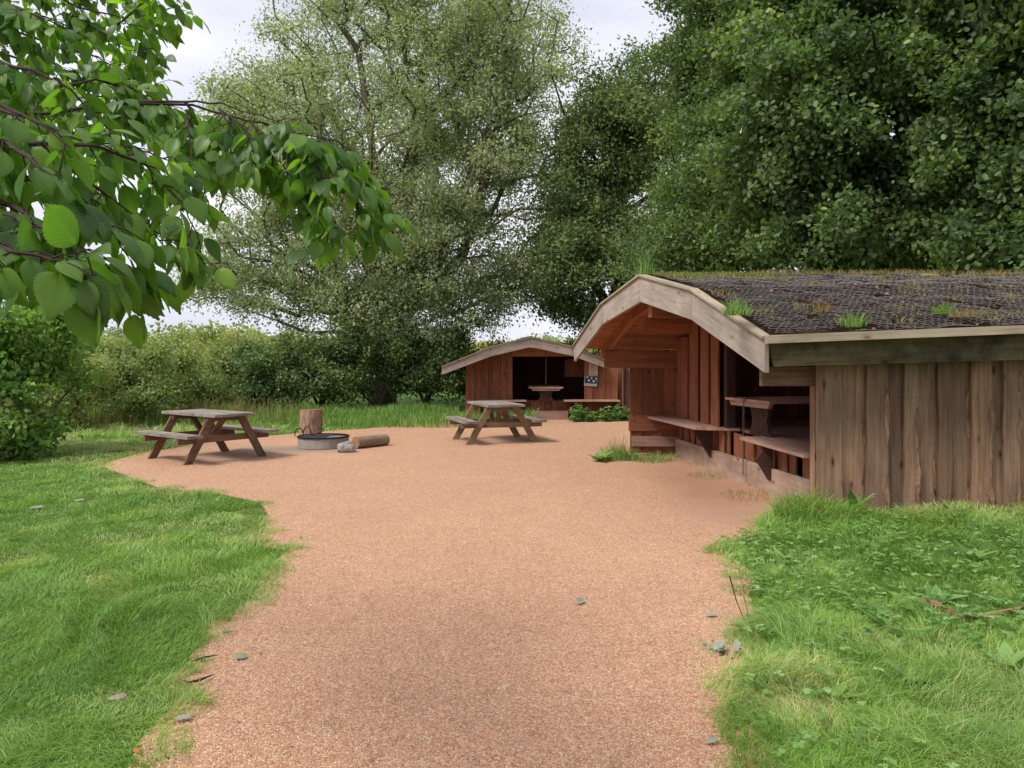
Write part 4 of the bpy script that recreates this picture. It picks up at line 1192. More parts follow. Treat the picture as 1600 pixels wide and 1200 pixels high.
f = MB(); a, b_ = D(801, 0, fd), D(913, 0, fd); f.box(a.x - .02, b_.x + .02, fd - .07, fd - .025, 1.6 + (HZ - 557) / F * fd, 1.6 + (HZ - 543) / F * fd, grain='x')
f.build('header_beam', M['red_inner'], root2)
f = MB(); a, b_ = D(822, 0, fd), D(887, 0, fd); f.box(a.x, b_.x, fd - .16, fd - .10, .0, .235, grain='x'); f.build('plinth_board', M['bench_wood'], root2)
f = MB()
for q in range(5): f.box(D(880, 0, fd).x, D(965, 0, fd).x, fd - .50 + q * .1, fd - .50 + q * .1 + .096, .50, .535, grain='x')
f.build('bench', M['bench_wood'], root2)
f = MB()
for q in range(5): f.box(D(745, 0, fd).x, D(822, 0, fd).x, fd - .50 + q * .1, fd - .50 + q * .1 + .096, .50, .535, grain='x')
f.build('bench', M['bench_wood'], root2)
for px in (889, 958, 816, 750):
    x0 = D(px, 0, fd).x
    f = MB(); f.prism([(x0, fd - .46, .495), (x0, fd - .03, .495), (x0, fd - .03, .08), (x0, fd - .1, .12), (x0, fd - .2, .34)], (.05, 0, 0))
    f.build('bench_bracket', M['dark_wood'], root2)
f = MB()
for q in range(14): f.box(D(801, 0, fd).x - .3, D(965, 0, fd).x, fd + .08 + q * .2, fd + .08 + q * .2 + .195, .47, .50, grain='x')
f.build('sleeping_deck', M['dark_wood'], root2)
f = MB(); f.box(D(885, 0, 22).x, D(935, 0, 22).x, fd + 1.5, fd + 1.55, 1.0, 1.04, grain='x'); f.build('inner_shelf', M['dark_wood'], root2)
f = MB()
for q in range(4): f.box(D(886, 0, fd).x + q * .17, D(886, 0, fd).x + q * .17 + .165, fd + .9, fd + .94, 1.12, 1.62)
f.build('inner_panel', M['red_wood'], root2)
f = MB(); f.board(D(922, 563.5, 20.2) + Vector((0, .35, 0)), D(944, 569, 20.2) + Vector((0, .35, 0)), (0, 0, 1), .12, .05); f.build('brace_end', M['grey_fascia'], root2)
low_table((D(826, 0, fd).x, fd - .35), (D(879, 0, fd).x, fd - .35), (0, 1, 0), 1.6, 1.6 - 43 / F * (fd - .35), .50, 'low wooden table on the deck of the far shelter')
o = chain('chain', '', [(D(853, 0, 20.4).x, 20.42, 1.80), (D(853, 0, 20.4).x, 20.42, .90)], .016, .006)
tag(o, 'thin chain hanging from the gable above the table of the far shelter', 'chain')
# notices on the right panel
def Q(px, py, d): return D(px, py, d)
nd = fd - .045
root3 = thing('notice', Q(927, 587, nd), 'faded printed sheet pinned above the dark poster on the far shelter', 'notice')
f = MB(); f.prism([Q(920, 587, nd), Q(934, 587, nd), Q(934, 567, nd), Q(920, 567, nd)], (0, -.004, 0)); f.build('sheet', M['paper'], root3)
f = MB()
for k in range(9):
    y = 569.5 + k * 1.9; e = 932.5 - (k * 37 % 5) * .7
    f.prism([Q(921.3, y + .45, nd - .006), Q(e, y + .45, nd - .006), Q(e, y - .25, nd - .006), Q(921.3, y - .25, nd - .006)], (0, -.002, 0))
f.build('print_lines', M['print'], root3)
root3 = thing('poster', Q(923, 603, nd - .01), 'dark blue poster with white discs below the faded sheet', 'poster')
def rq(u, v, off=0):   # u,v in poster pixels, slightly rotated
    a = math.radians(4); return Q(913.5 + u * math.cos(a) - v * math.sin(a), 587.5 + u * math.sin(a) + v * math.cos(a), nd - .01 - off)
f = MB(); f.prism([rq(0, 15), rq(20, 15), rq(20, 0), rq(0, 0)], (0, -.004, 0)); f.build('sheet', M['pale_print'], root3)
f = MB(); f.prism([rq(.8, 11), rq(19.2, 11), rq(19.2, .4), rq(.8, .4)][::1], (0, -.003, 0)); 
for v in f.v: pass
fo = f.build('picture', M['navy'], root3); fo.location.y -= .006
for (u_, v_, r_) in ((4, 1.8, 1.2), (11, 2.6, 1.4), (17.8, 3.2, 1.2), (7, 6.4, 1.7), (14.4, 7.2, 1.7)):
    f = MB(); f.prism([rq(u_ + r_ * math.cos(-a), v_ + r_ * math.sin(-a)) for a in [2 * math.pi * k / 14 for k in range(14)]], (0, -.003, 0))
    fo = f.build('white_disc', M['white_print'], root3); fo.location.y -= .011
f = MB()
for k in range(3): f.prism([rq(2 + k * 6, 13.6), rq(6.5 + k * 6, 13.6), rq(6.5 + k * 6, 12.9), rq(2 + k * 6, 12.9)], (0, -.002, 0))
fo = f.build('print_lines', M['print'], root3); fo.location.y -= .006

# ------------------------------------------------------------------ picnic tables
def picnic(c, ang, label, leg_mat, L=1.55):
    t = bpy.data.objects.new('picnic_table', None); col.objects.link(t); ORG[t.name] = Vector((0, 0, 0))
    tag(t, label, 'picnic table')
    f = MB()
    n = 5
    for k in range(n):
        x0 = -.36 + k * .147; f.board((x0 + .07, -L / 2 + R.uniform(-.01, .01), .727), (x0 + .07, L / 2 + R.uniform(-.01, .01), .727), (1, 0, 0), .138, .042)
    f.build('table_top', M['picnic_top'], t)
    for s in (-1, 1):
        f = MB(); yy = s * .46
        f.board((-.34, yy, .665), (.34, yy, .665), (0, 0, 1), .08, .045)
        f.build('top_cleat', leg_mat, t)
    for s in (-1, 1):
        for sd in (-1, 1):
            f = MB(); yy = s * (.46 + .05)
            a = Vector((sd * .66, yy, 0)); b_ = Vector((sd * .25, yy, .70)); w = .068
            f.prism([a + Vector((-w, 0, 0)), a + Vector((w, 0, 0)), b_ + Vector((w, 0, 0)), b_ + Vector((-w, 0, 0))], (0, .045, 0) if s > 0 else (0, -.045, 0))
            f.build('leg', leg_mat, t)
    for s in (-1, 1):
        f = MB(); yy = s * .485; f.board((-.80, yy, .355), (.80, yy, .355), (0, 0, 1), .10, .045)
        for q in (-.62, -.68, .62, .68): f.tube([(q, yy - .02, .36), (q, yy + s * .027, .36)], .009, 6, m=1)
        f.build('seat_beam', [leg_mat, M['chain']], t)
    for sd in (-1, 1):
        f = MB()
        for k in range(2): f.board((sd * (.61 + k * .135), -L / 2, .427), (sd * (.61 + k * .135), L / 2, .427), (1, 0, 0), .128, .042)
        f.build('seat', M['picnic_top'], t)
    for s in (-1, 1):
        f = MB(); f.board((0, s * .08, .345), (0, s * .44, .64), (1, 0, 0), .09, .045); f.build('brace', leg_mat, t)
    t.location = (c[0], c[1], float(gz(c[0], c[1])) + .006); t.rotation_euler = (0, 0, ang)
    return t
picnic((-4.96, 12.52), math.radians(53), 'red-brown picnic table with a grey top, left of the fire ring', M['picnic_red'])
picnic((-.34, 15.1), math.radians(18), 'olive-brown picnic table in front of the far shelter', M['picnic_leg'])

# ------------------------------------------------------------------ fire ring, logs, stone
fc = Vector((-3.45, 14.05, .012))
t = thing('fire_ring', fc, 'low round steel fire ring with iron grill handles beside the upright log', 'fire pit')
def ring_wall(r_in, r_out, z0, z1, name, mat, n=48):
    f = MB()
    for k in range(n):
        a, b_ = 2 * math.pi * k / n, 2 * math.pi * (k + 1) / n
        def q(r, an, z): return fc + Vector((r * math.cos(an), r * math.sin(an), z))
        f.face([q(r_out, a, z0), q(r_out, b_, z0), q(r_out, b_, z1), q(r_out, a, z1)], [(a, 0), (b_, 0), (b_, 1), (a, 1)])
        f.face([q(r_in, b_, z0), q(r_in, a, z0), q(r_in, a, z1), q(r_in, b_, z1)])
        f.face([q(r_out, a, z1), q(r_out, b_, z1), q(r_in, b_, z1), q(r_in, a, z1)])
        f.face([q(r_out, b_, z0), q(r_out, a, z0), q(r_in, a, z0), q(r_in, b_, z0)])
    return f.build(name, mat, t, smooth=False)
ring_wall(.44, .455, 0, .175, 'ring_wall', M['steel_ring'])
ring_wall(.43, .470, .176, .200, 'ring_rim', M['black_iron'])
f = MB()
ring = [fc + Vector((.438 * math.cos(2 * math.pi * k / 32), .438 * math.sin(2 * math.pi * k / 32), .10 + .02 * math.sin(k * 2.1))) for k in range(32)]
cen = fc + Vector((0, 0, .15))
for k in range(32): f.face([ring[k], ring[(k + 1) % 32], cen])
f.build('ash_bed', M['ash'], t)
f = MB()
for k in range(9):
    yy = -.32 + k * .08; hw = math.sqrt(max(.01, .41 ** 2 - yy ** 2))
    f.tube([fc + Vector((-hw, yy, .19)), fc + Vector((min(hw, .1), yy, .19))], .006, 6)
f.build('grill_grate', M['black_iron'], t)
for (cx, cy, rr, rot) in ((-.42, -.10, .075, .5), (-.34, .16, .085, -.3)):
    f = MB(); pts = []
    for k in range(11):
        a = math.pi * (k / 10); pts.append(fc + Vector((cx + math.cos(a) * rr * math.cos(rot), cy + math.cos(a) * rr * math.sin(rot), .20 + math.sin(a) * .15)))
    f.tube(pts, .010, 7); f.build('grill_handle', M['black_iron'], t)
f = MB(); f.tube([fc + Vector((-.20, -.05, .20)), fc + Vector((.02, -.02, .30)), fc + Vector((.0, .0, .325)), fc + Vector((-.12, .05, .33))], .010, 7); f.build('grill_handle', M['black_iron'], t)

def log(name, label, p0, p1, r, barkm, cat='log'):
    t = thing(name, p0, label, cat); f = MB(); p0, p1 = Vector(p0), Vector(p1)
    N_ = 7; n = 18; ax = (p1 - p0).normalized(); a = ax.cross(Vector((0, 0, 1)))
    if a.length < .1: a = Vector((1, 0, 0))
    a.normalize(); b_ = ax.cross(a); L = (p1 - p0).length
    rings = []
    for i in range(N_ + 1):
        c = p0.lerp(p1, i / N_)
        rings.append([c + (a * math.cos(2 * math.pi * k / n) + b_ * math.sin(2 * math.pi * k / n)) * r * (1 + .05 * mnoise.noise(Vector((i * .5, math.cos(2 * math.pi * k / n) * 2, math.sin(2 * math.pi * k / n) * 2)))) for k in range(n)])
    for i in range(N_):
        for k in range(n):
            k2 = (k + 1) % n
            f.face([rings[i][k], rings[i][k2], rings[i + 1][k2], rings[i + 1][k]], [(L * i / N_, k * .08), (L * i / N_, (k + 1) * .08), (L * (i + 1) / N_, (k + 1) * .08), (L * (i + 1) / N_, k * .08)])
    f.build('bark', barkm, t, smooth=True)
    for end, nm in ((0, 'cut_face'), (N_, 'cut_face')):
        f = MB(); s = ax * (-.004 if end == 0 else .004)
        pts = [q + s for q in rings[end]]
        f.face(pts if end else list(reversed(pts))); f.build(nm, M['cut_wood'], t)
    return t
log('upright_log', 'thick bark-covered log standing upright behind the fire ring', (-4.03, 15.35, .01), (-4.01, 15.37, .60), .225, M['stump_bark'])
log('lying_log', 'pale log lying on the gravel right of the fire ring', (-2.80, 13.75, .115), (-2.36, 14.35, .105), .105, M['log_bark'])
def rock(name, label, p, sx, sy, sz, mat, seed):
    import bmesh
    bm = bmesh.new(); bmesh.ops.create_icosphere(bm, subdivisions=4, radius=1)
    for v in bm.verts:
        k = 1 + .22 * mnoise.noise(v.co * 1.3 + Vector((seed, 0, 0))) + .08 * mnoise.noise(v.co * 4 + Vector((seed, 2, 0)))
        v.co = Vector((v.co.x * sx * k, v.co.y * sy * k, max(-.55, v.co.z) * sz * k))
    me = bpy.data.meshes.new(name); bm.to_mesh(me); bm.free(); me.materials.append(mat)
    me.polygons.foreach_set('use_smooth', np.ones(len(me.polygons), dtype=bool))
    o = link(name, me); o.location = p; return tag(o, label, 'stone')
rock('stone', 'speckled grey stone in front of the end of the lying log', (-2.86, 13.25, .075), .165, .12, .115, M['stone'], 3)

# ------------------------------------------------------------------ plants at the walls and in the grass
def plant(name, label, cat, p, n, size, mat, spread=.5, group=None, wf=.55, stem=True, elev=(.5, 1.2), seed=0):
    p = Vector(p); rr = random.Random(seed + int(p.x * 97))
    A = []; N = []; S = []; P = []
    for k in range(n):
        a = 2 * math.pi * (k + rr.random() * .7) / n; e = rr.uniform(*elev)
        A.append((math.cos(a) * math.cos(e), math.sin(a) * math.cos(e), math.sin(e))); N.append((-math.cos(a) * math.sin(e), -math.sin(a) * math.sin(e), math.cos(e) + .05))
        S.append(size * rr.uniform(.6, 1.1)); P.append((p.x + rr.uniform(-.02, .02), p.y + rr.uniform(-.02, .02), p.z))
    o = leaves(name, mat, np.array(P), np.array(A), np.array(N), np.array(S), LEAF_BROAD, W=np.full(n, wf), org=p, smooth=True)
    o.location = p; return tag(o, label, cat, group)
def gp(px, py, z=None):
    p = G(px, py, 0)
    for _ in range(4):
        p = G(px, py, float(gz(p.x, p.y)))
    return p
plant('dock_plant', 'broad leaved dock growing against the weathered side wall', 'dock', Vector((3.18, 7.18, .13)), 10, .30, M['weed'], wf=.42, elev=(.45, 1.35), seed=4)
plant('dock_plant', 'small dark leafy weed at the foot of the side wall', 'weed', Vector((3.72, 7.22, .11)), 9, .14, M['dark_shrub'], wf=.9, elev=(.3, 1.3))
plant('dock_plant', 'ragged leafy weed at the foot of the side wall near the right edge', 'weed', Vector((4.15, 7.22, .11)), 9, .22, M['weed'], wf=.5, elev=(.3, 1.3))
plant('dock_plant', 'yellow green dock beside the wing of the near shelter', 'dock', Vector((1.38, 12.1, 0)), 9, .25, M['fresh_shrub'], wf=.7, elev=(.4, 1.3))
plant('plantain_plant', 'plantain with one upright pale leaf in the right lawn', 'plantain', gp(1232, 893), 5, .20, M['weed'], wf=.55, elev=(.9, 1.45))
plant('plantain_plant', 'plantain leaves in the middle of the right lawn', 'plantain', gp(1395, 945), 8, .19, M['weed'], wf=.7, elev=(.4, 1.1))
plant('plantain_plant', 'dandelion rosette above the fallen branch', 'dandelion', gp(1465, 945), 8, .18, M['weed'], wf=.7, elev=(.4, 1.1))
plant('plantain_plant', 'long leaved plantain left of the fallen branch', 'plantain', gp(1385, 990), 8, .20, M['weed'], wf=.4, elev=(.5, 1.2))
plant('plantain_plant', 'leafy rosette below the fallen branch near the right edge', 'dandelion', gp(1575, 1050), 8, .17, M['weed'], wf=.6, elev=(.3, 1.0))
plant('plantain_plant', 'pale rosette low in the right lawn', 'dandelion', gp(1300, 1095), 9, .13, M['weed'], wf=.6, elev=(.2, .9))
plant('plantain_plant', 'dark leafy rosette between the wall and the right lawn edge', 'dandelion', gp(1520, 880), 9, .18, M['weed'], wf=.6, elev=(.4, 1.2))
plant('plantain_plant', 'broad leaved rosette near the bottom right of the lawn', 'dandelion', gp(1430, 1070), 9, .16, M['weed'], wf=.9, elev=(.2, .9))
# tufts
tuft('grass_tuft', 'long arching grass clump at the corner post of the near shelter', 'grass tuft', Vector((2.78, 7.25, .09)), 900, .30, M['tall_grass'], .30, .006, (.3, 1.5))
tuft('grass_tuft', 'grass clump at the foot of the wing wall', 'grass tuft', Vector((1.72, 12.35, 0)), 500, .24, M['tall_grass'], .30, .008, (.3, 1.3))
tuft('grass_tuft', 'grey green wispy grass under the wing rail', 'grass tuft', Vector((2.2, 12.1, 0)), 320, .16, M['tall_grass'], .33, .007, (.6, 1.6))
tuft('grass_tuft', 'thin dry grass by the outer edge of the wing wall', 'grass tuft', Vector((1.75, 12.75, 0)), 70, .42, M['dry_grass'], .16, .005, (.1, .6))
tuft('grass_tuft', 'sparse grass creeping along the plinth of the near shelter', 'grass tuft', Vector((2.72, 10.4, .02)), 150, .08, M['tall_grass'], .35, .006, (.6, 1.6))
tuft('grass_tuft', 'sparse dry grass on the bare earth before the right bench', 'grass tuft', Vector((2.72, 8.7, .05)), 150, .12, M['dry_grass'], .38, .005, (.5, 1.5))
tuft('grass_tuft', 'single tiny grass tuft standing alone in the gravel', 'grass tuft', gp(471, 842), 22, .065, M['tall_grass'], .02, .004, (.1, .6))
# nettles by the far shelter
def nettles(label, px0, px1, d, h, n):
    b = D((px0 + px1) / 2, HZ, d); b.z = 0; w = (px1 - px0) / F * d / 2
    t = thing('nettle_clump', b, label, 'weeds')
    f = MB(); P = []; A = []; N = []; S = []
    for k in range(n):
        x, y = b.x + R.uniform(-w, w), b.y + R.uniform(-.2, .2); hh = h * R.uniform(.3, 1.35); lx, ly = R.uniform(-.15, .15), R.uniform(-.15, .05); hh *= .55 + .9 * abs(mnoise.noise(Vector((x * 2.5, 1, 0)))) * 2
        f.tube([(x, y, 0), (x + lx, y + ly, hh)], .006, 4)
        for q in range(8):
            t_ = .25 + .75 * q / 7
            for s in (0, 1):
                a = (q % 2) * 1.57 + s * math.pi + R.uniform(-.4, .4)
                P.append((x + lx * t_, y + ly * t_, hh * t_)); A.append((math.cos(a), math.sin(a), R.uniform(-.3, .3))); N.append((0, -.2, 1)); S.append(R.uniform(.06, .13))
    f.build('stems', M['weed'], t)
    leaves('foliage', M['weed'], np.array(P), np.array(A), np.array(N, float), np.array(S), LEAF_SIMPLE, t, W=np.full(len(P), 1.3))
nettles('leafy weeds in front of the bench of the far shelter', 893, 932, 19.9, .42, 36)
nettles('leafy weeds at the right end of the far shelter', 938, 988, 19.9, .42, 40)

# ------------------------------------------------------------------ litter on the gravel
def fallen(name, label, px, py, size, ang, mat=None, tm=LEAF_OAK, cat='leaf', group=None, curl=.2):
    p = gp(px, py); p.z = float(gz(p.x, p.y)) + .022
    o = leaves(name, mat or M['dead_leaf_grey'], np.array([tuple(p)]), np.array([[math.cos(ang), math.sin(ang), curl * .3]]), np.array([[.1, -curl, 1.0]]), np.array([size]), tm, org=p)
    o.location = p; return tag(o, label, cat, group)
fallen('fallen_leaf', 'grey green fallen leaf lying alone in the middle of the gravel', 904, 948, .085, 1.2, curl=.5)
fallen('fallen_leaf', 'fallen oak leaf near the right edge of the gravel', 1102, 966, .075, .1)
fallen('fallen_leaf', 'small round grey leaf at the edge of the right grass', 1141, 980, .045, 1.0, tm=LEAF_BROAD)
fallen('fallen_leaf', 'crumpled grey leaf on the gravel near the bottom right', 1104, 1168, .06, .5)
fallen('fallen_leaf', 'flat grey leaf in the gravel by the left grass', 366, 1033, .07, .3, tm=LEAF_BROAD)
fallen('fallen_leaf', 'pale fallen leaf at the edge of the left grass', 345, 992, .06, .8, M['dead_leaf'])
fallen('fallen_leaf', 'whitish green leaf on the left gravel edge', 272, 1130, .07, 0.1)
fallen('fallen_leaf', 'orange leaf in the grass in the bottom left', 208, 1182, .032, .6, M['orange_leaf'], tm=LEAF_BROAD)
fallen('fallen_leaf', 'pale curled leaf in the left lawn near the bottom', 168, 1100, .08, .5, M['dead_leaf'])
fallen('fallen_leaf', 'light leaf lying in the left lawn below the gravel', 46, 797, .13, .5, M['dead_leaf'])
fallen('fallen_leaf', 'small light leaf in the left lawn right of the others', 115, 785, .11, .1, M['dead_leaf'])
fallen('fallen_leaf', 'small white leaf on the gravel left of the grass tuft', 914, 787, .05, .1, M['dead_leaf'])
# pile of leaves at right edge
n = 14; P = []
b = gp(1128, 1022)
for k in range(n): P.append((b.x + R.uniform(-.07, .07), b.y + R.uniform(-.07, .07), float(gz(b.x, b.y)) + .02 + R.uniform(0, .02)))
o = leaves('leaf_pile', M['dead_leaf_grey'], np.array(P), rdirs(n) * np.array([1, 1, .3]), rdirs(n) * .5 + np.array([0, 0, 1]), NP.uniform(.04, .085, n), LEAF_OAK, org=b); o.location = b
tag(o, 'small heap of grey fallen leaves against the right grass', 'leaves')
# fine debris
n = 800
dd = 2.8 * (14 / 2.8) ** NP.random(n); xx = NP.uniform(-.45, .35, n) * dd
k = in_path(xx, dd); xx, dd = xx[k], dd[k]; n = len(xx)
o = leaves('gravel_debris', M['dead_leaf'], np.stack([xx, dd, gz(xx, dd) + .017], 1), rdirs(n) * np.array([1, 1, .15]), rdirs(n) * .35 + np.array([0, 0, 1]), NP.uniform(.008, .028, n), LEAF_SIMPLE)
tag(o, 'tiny twigs and leaf scraps strewn over the red gravel', 'debris', kind='stuff')
def pebbles():
    n = 26000
    d = 2.4 * (7.5 / 2.4) ** NP.random(n); x = NP.uniform(-.5, .38, n) * d
    k = in_path(x, d); x, d = x[k], d[k]; n = len(x)
    o_ = np.array([[1, 0, 0], [0, 1, 0], [-1, 0, 0], [0, -1, 0], [0, 0, .75], [0, 0, -.6]], float)
    fc_ = [[0, 1, 4], [1, 2, 4], [2, 3, 4], [3, 0, 4], [1, 0, 5], [2, 1, 5], [3, 2, 5], [0, 3, 5]]
    s = NP.uniform(.0016, .0038, n)
    A = rdirs(n) * np.array([1, 1, .1]); N = np.tile([0., 0, 1], (n, 1)) + rdirs(n) * .3
    o = leaves('loose_gravel', M['pebble'], np.stack([x, d, gz(x, d) + .0135], 1), A, N, s, (o_, fc_), rnd=NP.random(n))
    tag(o, 'loose reddish gravel stones on the near path', 'gravel', kind='stuff')
m = NT('loose_gravel_stones'); rn_ = m.n('ShaderNodeAttribute', attribute_name='rnd').outputs['Fac']
m.pbr(m.ramp(rn_, [(0, (.40, .15, .08)), (.35, (.58, .29, .17)), (.7, (.68, .44, .26)), (.9, (.76, .60, .42)), (1, (.84, .76, .62))]), .8, None, .3); M['pebble'] = m.mat
pebbles()
# sticks and branch
def stick(name, label, pts, r, mat, cat='stick'):
    f = MB(); f.tube(pts, r, 7); return tag(f.build(name, mat), label, cat)
def gl(px, py, z=.02): p = gp(px, py); p.z = float(gz(p.x, p.y)) + z; return p
stick('fallen_branch', 'rough reddish branch lying in the right lawn', [gl(1436, 952, .05), gl(1462, 960, .06), gl(1487, 970, .05), gl(1520, 976, .035), gl(1545, 974, .05), gl(1600, 966, .06), gl(1640, 962, .06)], [.022, .024, .017, .012, .018, .013, .012], M['wane_bark'], 'branch')
stick('dark_stick', 'dark curved strip of bark on the gravel by the left grass', [gl(280, 1068), gl(296, 1076, .03), gl(312, 1072, .03), gl(334, 1060)], [.003, .006, .007, .002], M['twig'])
stick('dark_stick', 'mossy twig at the left grass edge above the bark strip', [gl(298, 1040), gl(318, 1036, .03), gl(341, 1029)], [.003, .005, .002], M['twig'])
stick('plantain_stalk', 'thin brown seed stalk standing at the right gravel edge', [gl(1163, 970, 0), gl(1150, 975, .15) , gl(1140, 968, .27)], [.0025, .003, .005], M['twig'], 'stalk')
stick('plantain_stalk', 'second thinner seed stalk leaning just right of the first', [gl(1172, 975, 0), gl(1162, 975, .17), gl(1154, 968, .32)], [.002, .0025, .004], M['log_bark'], 'stalk')

# ------------------------------------------------------------------ overhanging tree in the left foreground
def near_tree():
    base = (-4.6, 3.2, 0)
    t = thing('cherry_tree', base, 'tree with large serrated leaves hanging over the left foreground', 'tree')
    f = MB()
    f.tube([(-4.6, 3.2, 0), (-4.58, 3.2, 1.0), (-4.5, 3.25, 2.2), (-4.45, 3.3, 3.6), (-4.3, 3.4, 5.2)], [.16, .13, .115, .09, .05], 12); f.build('trunk', M['bark'], t)
    # limbs in picture coordinates with distance
    br = [
        [(-300, 100, 2.9), (-60, 170, 2.5), (80, 178, 2.35), (170, 160, 2.3), (290, 158, 2.3), (345, 163, 2.3), (440, 190, 2.25), (480, 222, 2.2), (500, 260, 2.2)],
        [(170, 160, 2.3), (300, 165, 2.3), (390, 188, 2.3), (455, 205, 2.3), (530, 222, 2.35), (552, 242, 2.4), (575, 275, 2.4), (595, 330, 2.35), (615, 365, 2.3)],
        [(480, 222, 2.2), (500, 270, 2.15), (510, 320, 2.1), (520, 380, 2.1)],
        [(345, 170, 2.3), (390, 210, 2.2), (400, 250, 2.1)],
        [(-300, 150, 2.2), (-60, 200, 1.5), (10, 225, 1.35), (60, 260, 1.3), (110, 300, 1.3), (160, 345, 1.35), (200, 400, 1.4)],
        [(-250, 300, 1.9), (-40, 380, 1.25), (20, 390, 1.15), (60, 400, 1.15), (110, 415, 1.15), (150, 430, 1.15)],
        [(-300, 100, 2.2), (-40, 230, 1.6), (60, 225, 1.6), (150, 230, 1.7), (230, 260, 1.8), (290, 320, 1.8), (310, 380, 1.8), (318, 420, 1.8)],
        [(60, 225, 1.6), (160, 300, 1.7), (230, 350, 1.75), (270, 400, 1.75)],
        [(-300, -50, 3.2), (-40, 30, 2.8), (60, 60, 2.8), (150, 90, 2.9), (210, 120, 3.0), (255, 170, 3.0)],
        [(-200, -100, 3.4), (20, -40, 3.2), (120, 10, 3.2), (200, 30, 3.3), (260, 15, 3.3), (285, 10, 3.3)],
        [(-200, 20, 2.6), (-20, 90, 2.2), (50, 110, 2.1), (110, 140, 2.1), (160, 190, 2.1), (210, 250, 2.0), (250, 290, 2.0)],
        [(-60, 170, 2.5), (60, 140, 2.5), (150, 125, 2.6), (225, 140, 2.7), (270, 190, 2.7), (300, 230, 2.6)],
        [(100, 20, 3.2), (160, 50, 3.2), (200, 80, 3.2), (240, 75, 3.2)],
        [(-200, 60, 2.4), (-30, 150, 1.9), (40, 180, 1.8), (110, 215, 1.75), (180, 225, 1.75), (260, 250, 1.8)],
        [(-200, 250, 1.9), (-20, 300, 1.4), (50, 340, 1.3), (110, 380, 1.35), (170, 410, 1.4), (210, 440, 1.4)],
        [(180, 40, 3.2), (230, 0, 3.2), (270, -20, 3.2)],
        [(290, 158, 2.3), (320, 220, 2.3), (330, 260, 2.2)],
        [(-200, 330, 1.6), (-20, 360, 1.2), (20, 385, 1.2), (40, 400, 1.3)],
        [(-100, -60, 2.9), (0, 0, 2.7), (70, 30, 2.6), (140, 60, 2.7)],
        [(-250, 40, 3.4), (-30, 75, 3.3), (60, 100, 3.4), (130, 115, 3.5), (190, 100, 3.6), (235, 110, 3.6)],
        [(-250, -20, 3.6), (-20, 10, 3.5), (70, 25, 3.6), (150, 60, 3.7), (215, 55, 3.8), (245, 95, 3.8)],
        [(-250, -60, 3.6), (0, -40, 3.5), (90, -20, 3.6), (180, -20, 3.7), (225, 10, 3.8)],
        [(-200, 120, 3.0), (0, 130, 2.8), (90, 150, 2.7), (160, 150, 2.7), (220, 165, 2.7), (262, 200, 2.7)],
        [(-200, 180, 2.6), (0, 215, 2.2), (90, 240, 2.1), (170, 270, 2.1), (225, 310, 2.1), (262, 345, 2.1)],
        [(-100, 260, 2.4), (40, 280, 2.0), (120, 300, 1.9), (200, 340, 1.9), (250, 370, 1.9)],
        [(390, 188, 2.3), (420, 230, 2.25), (450, 270, 2.2), (470, 310, 2.2)],
        [(455, 205, 2.3), (490, 230, 2.2), (540, 280, 2.2), (560, 330, 2.2), (565, 355, 2.2)],
        [(440, 200, 2.25), (450, 260, 2.2), (490, 330, 2.2), (520, 360, 2.2)],
        [(500, 222, 2.2), (530, 260, 2.2), (580, 300, 2.25), (600, 340, 2.25)],
        [(345, 170, 2.3), (360, 200, 2.2), (355, 230, 2.2)],
        [(290, 175, 2.3), (300, 230, 2.2), (310, 280, 2.1)],
        [(-150, 330, 1.5), (0, 330, 1.3), (70, 355, 1.25), (120, 390, 1.25), (150, 415, 1.25)],
        [(-150, 160, 1.7), (0, 170, 1.45), (60, 190, 1.4), (110, 230, 1.4)],
    ]
    tip = Vector((-4.45, 3.3, 3.3))
    P = []; A = []; N = []; S = []; rr = []
    f = MB()
    pet = MB()
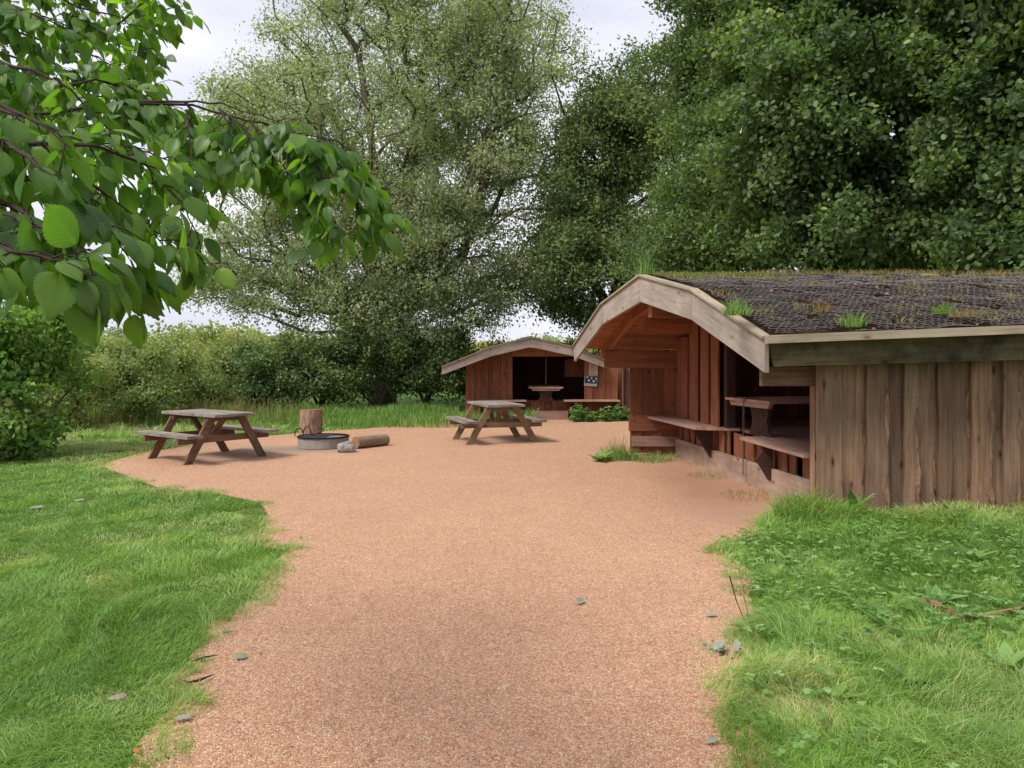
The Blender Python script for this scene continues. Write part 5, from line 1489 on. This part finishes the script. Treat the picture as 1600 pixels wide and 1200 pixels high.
    for bi, b_ in enumerate(br):
        pts = [D(*q) for q in b_]
        if b_[0][0] < -50:
            pts = [tip + Vector((0, 0, R.uniform(-.8, .9)))] + pts
        # subdivide
        sm = []
        for i in range(len(pts) - 1):
            for q in range(3): sm.append(pts[i].lerp(pts[i + 1], q / 3) + Vector((R.uniform(-1, 1), R.uniform(-1, 1), R.uniform(-1, 1))) * .004)
        sm.append(pts[-1]); k = len(sm)
        r_a = .0095 if b_[0][0] < -50 else .0045
        f.tube(sm, [max(.0016, r_a * (1 - i / k) ** 1.3) for i in range(k)], 6)
        # twigs with leaves
        L = 0
        last_px = -60
        for i in range(1, k):
            p = sm[i]; px = p.x / p.y * F + 800; py = HZ - (p.z - CH) / p.y * F
            if px < -150 or py < -170: continue
            seg = (sm[i] - sm[i - 1]).length
            bare = (bi in (0, 1)) and (px > 285 and px < (425 if bi == 0 else 500))
            nt = max(1, int(seg / (.026 if p.y < 1.7 else .0235)))
            if bare: nt = 1 if R.random() < .12 else 0
            for _ in range(nt):
                st = p - (sm[i] - sm[i - 1]) * R.random()
                ax = (sm[i] - sm[i - 1]).normalized()
                dr = (Vector((R.gauss(0, 1), R.gauss(0, 1), R.gauss(-.55, .6))).normalized() + ax * .7).normalized()
                dk = min(1.25, max(.45, p.y / 2.4)); tl = R.uniform(.03, .13) * dk; en = st + dr * tl
                f.tube([st, st.lerp(en, .5) + Vector((0, 0, .006)), en], [.0018, .0014, .001], 4)
                nl = 2 + int(tl / .032)
                r0 = R.random()
                for q in range(nl):
                    s_ = (q + .7) / nl; lp = st.lerp(en, s_); sg = -1 if q % 2 else 1
                    sidev = dr.cross(Vector((0, 0, 1))).normalized() * sg
                    la = (dr * .6 + sidev * .75 + Vector((R.gauss(0, .25), R.gauss(0, .25), R.uniform(-1.25, -.1)))).normalized()
                    if q == nl - 1: la = (dr + Vector((0, 0, -.6))).normalized()
                    nn_ = (Vector((R.gauss(0, .75), R.gauss(-.05, .75), 1)))
                    pe = lp + la * .012
                    f.tube([lp, pe], [.0012, .0009], 3, m=0)
                    P.append(tuple(pe)); A.append(tuple(la)); N.append(tuple(nn_)); S.append(R.uniform(.042, .082) * (1.08 if p.y < 1.5 else 1.0)); rr.append(min(1, max(0, r0 * .4 + R.random() * .6)))
    f.build('branches', M['twig'], t)
    o = leaves('leaves', M['near_leaf'], np.array(P), np.array(A), np.array(N), np.array(S), LEAF_BROAD, t, np.array(rr), W=np.array([R.uniform(.62, .98) for _ in P]), smooth=True)
    print('near leaves', len(P))
near_tree()
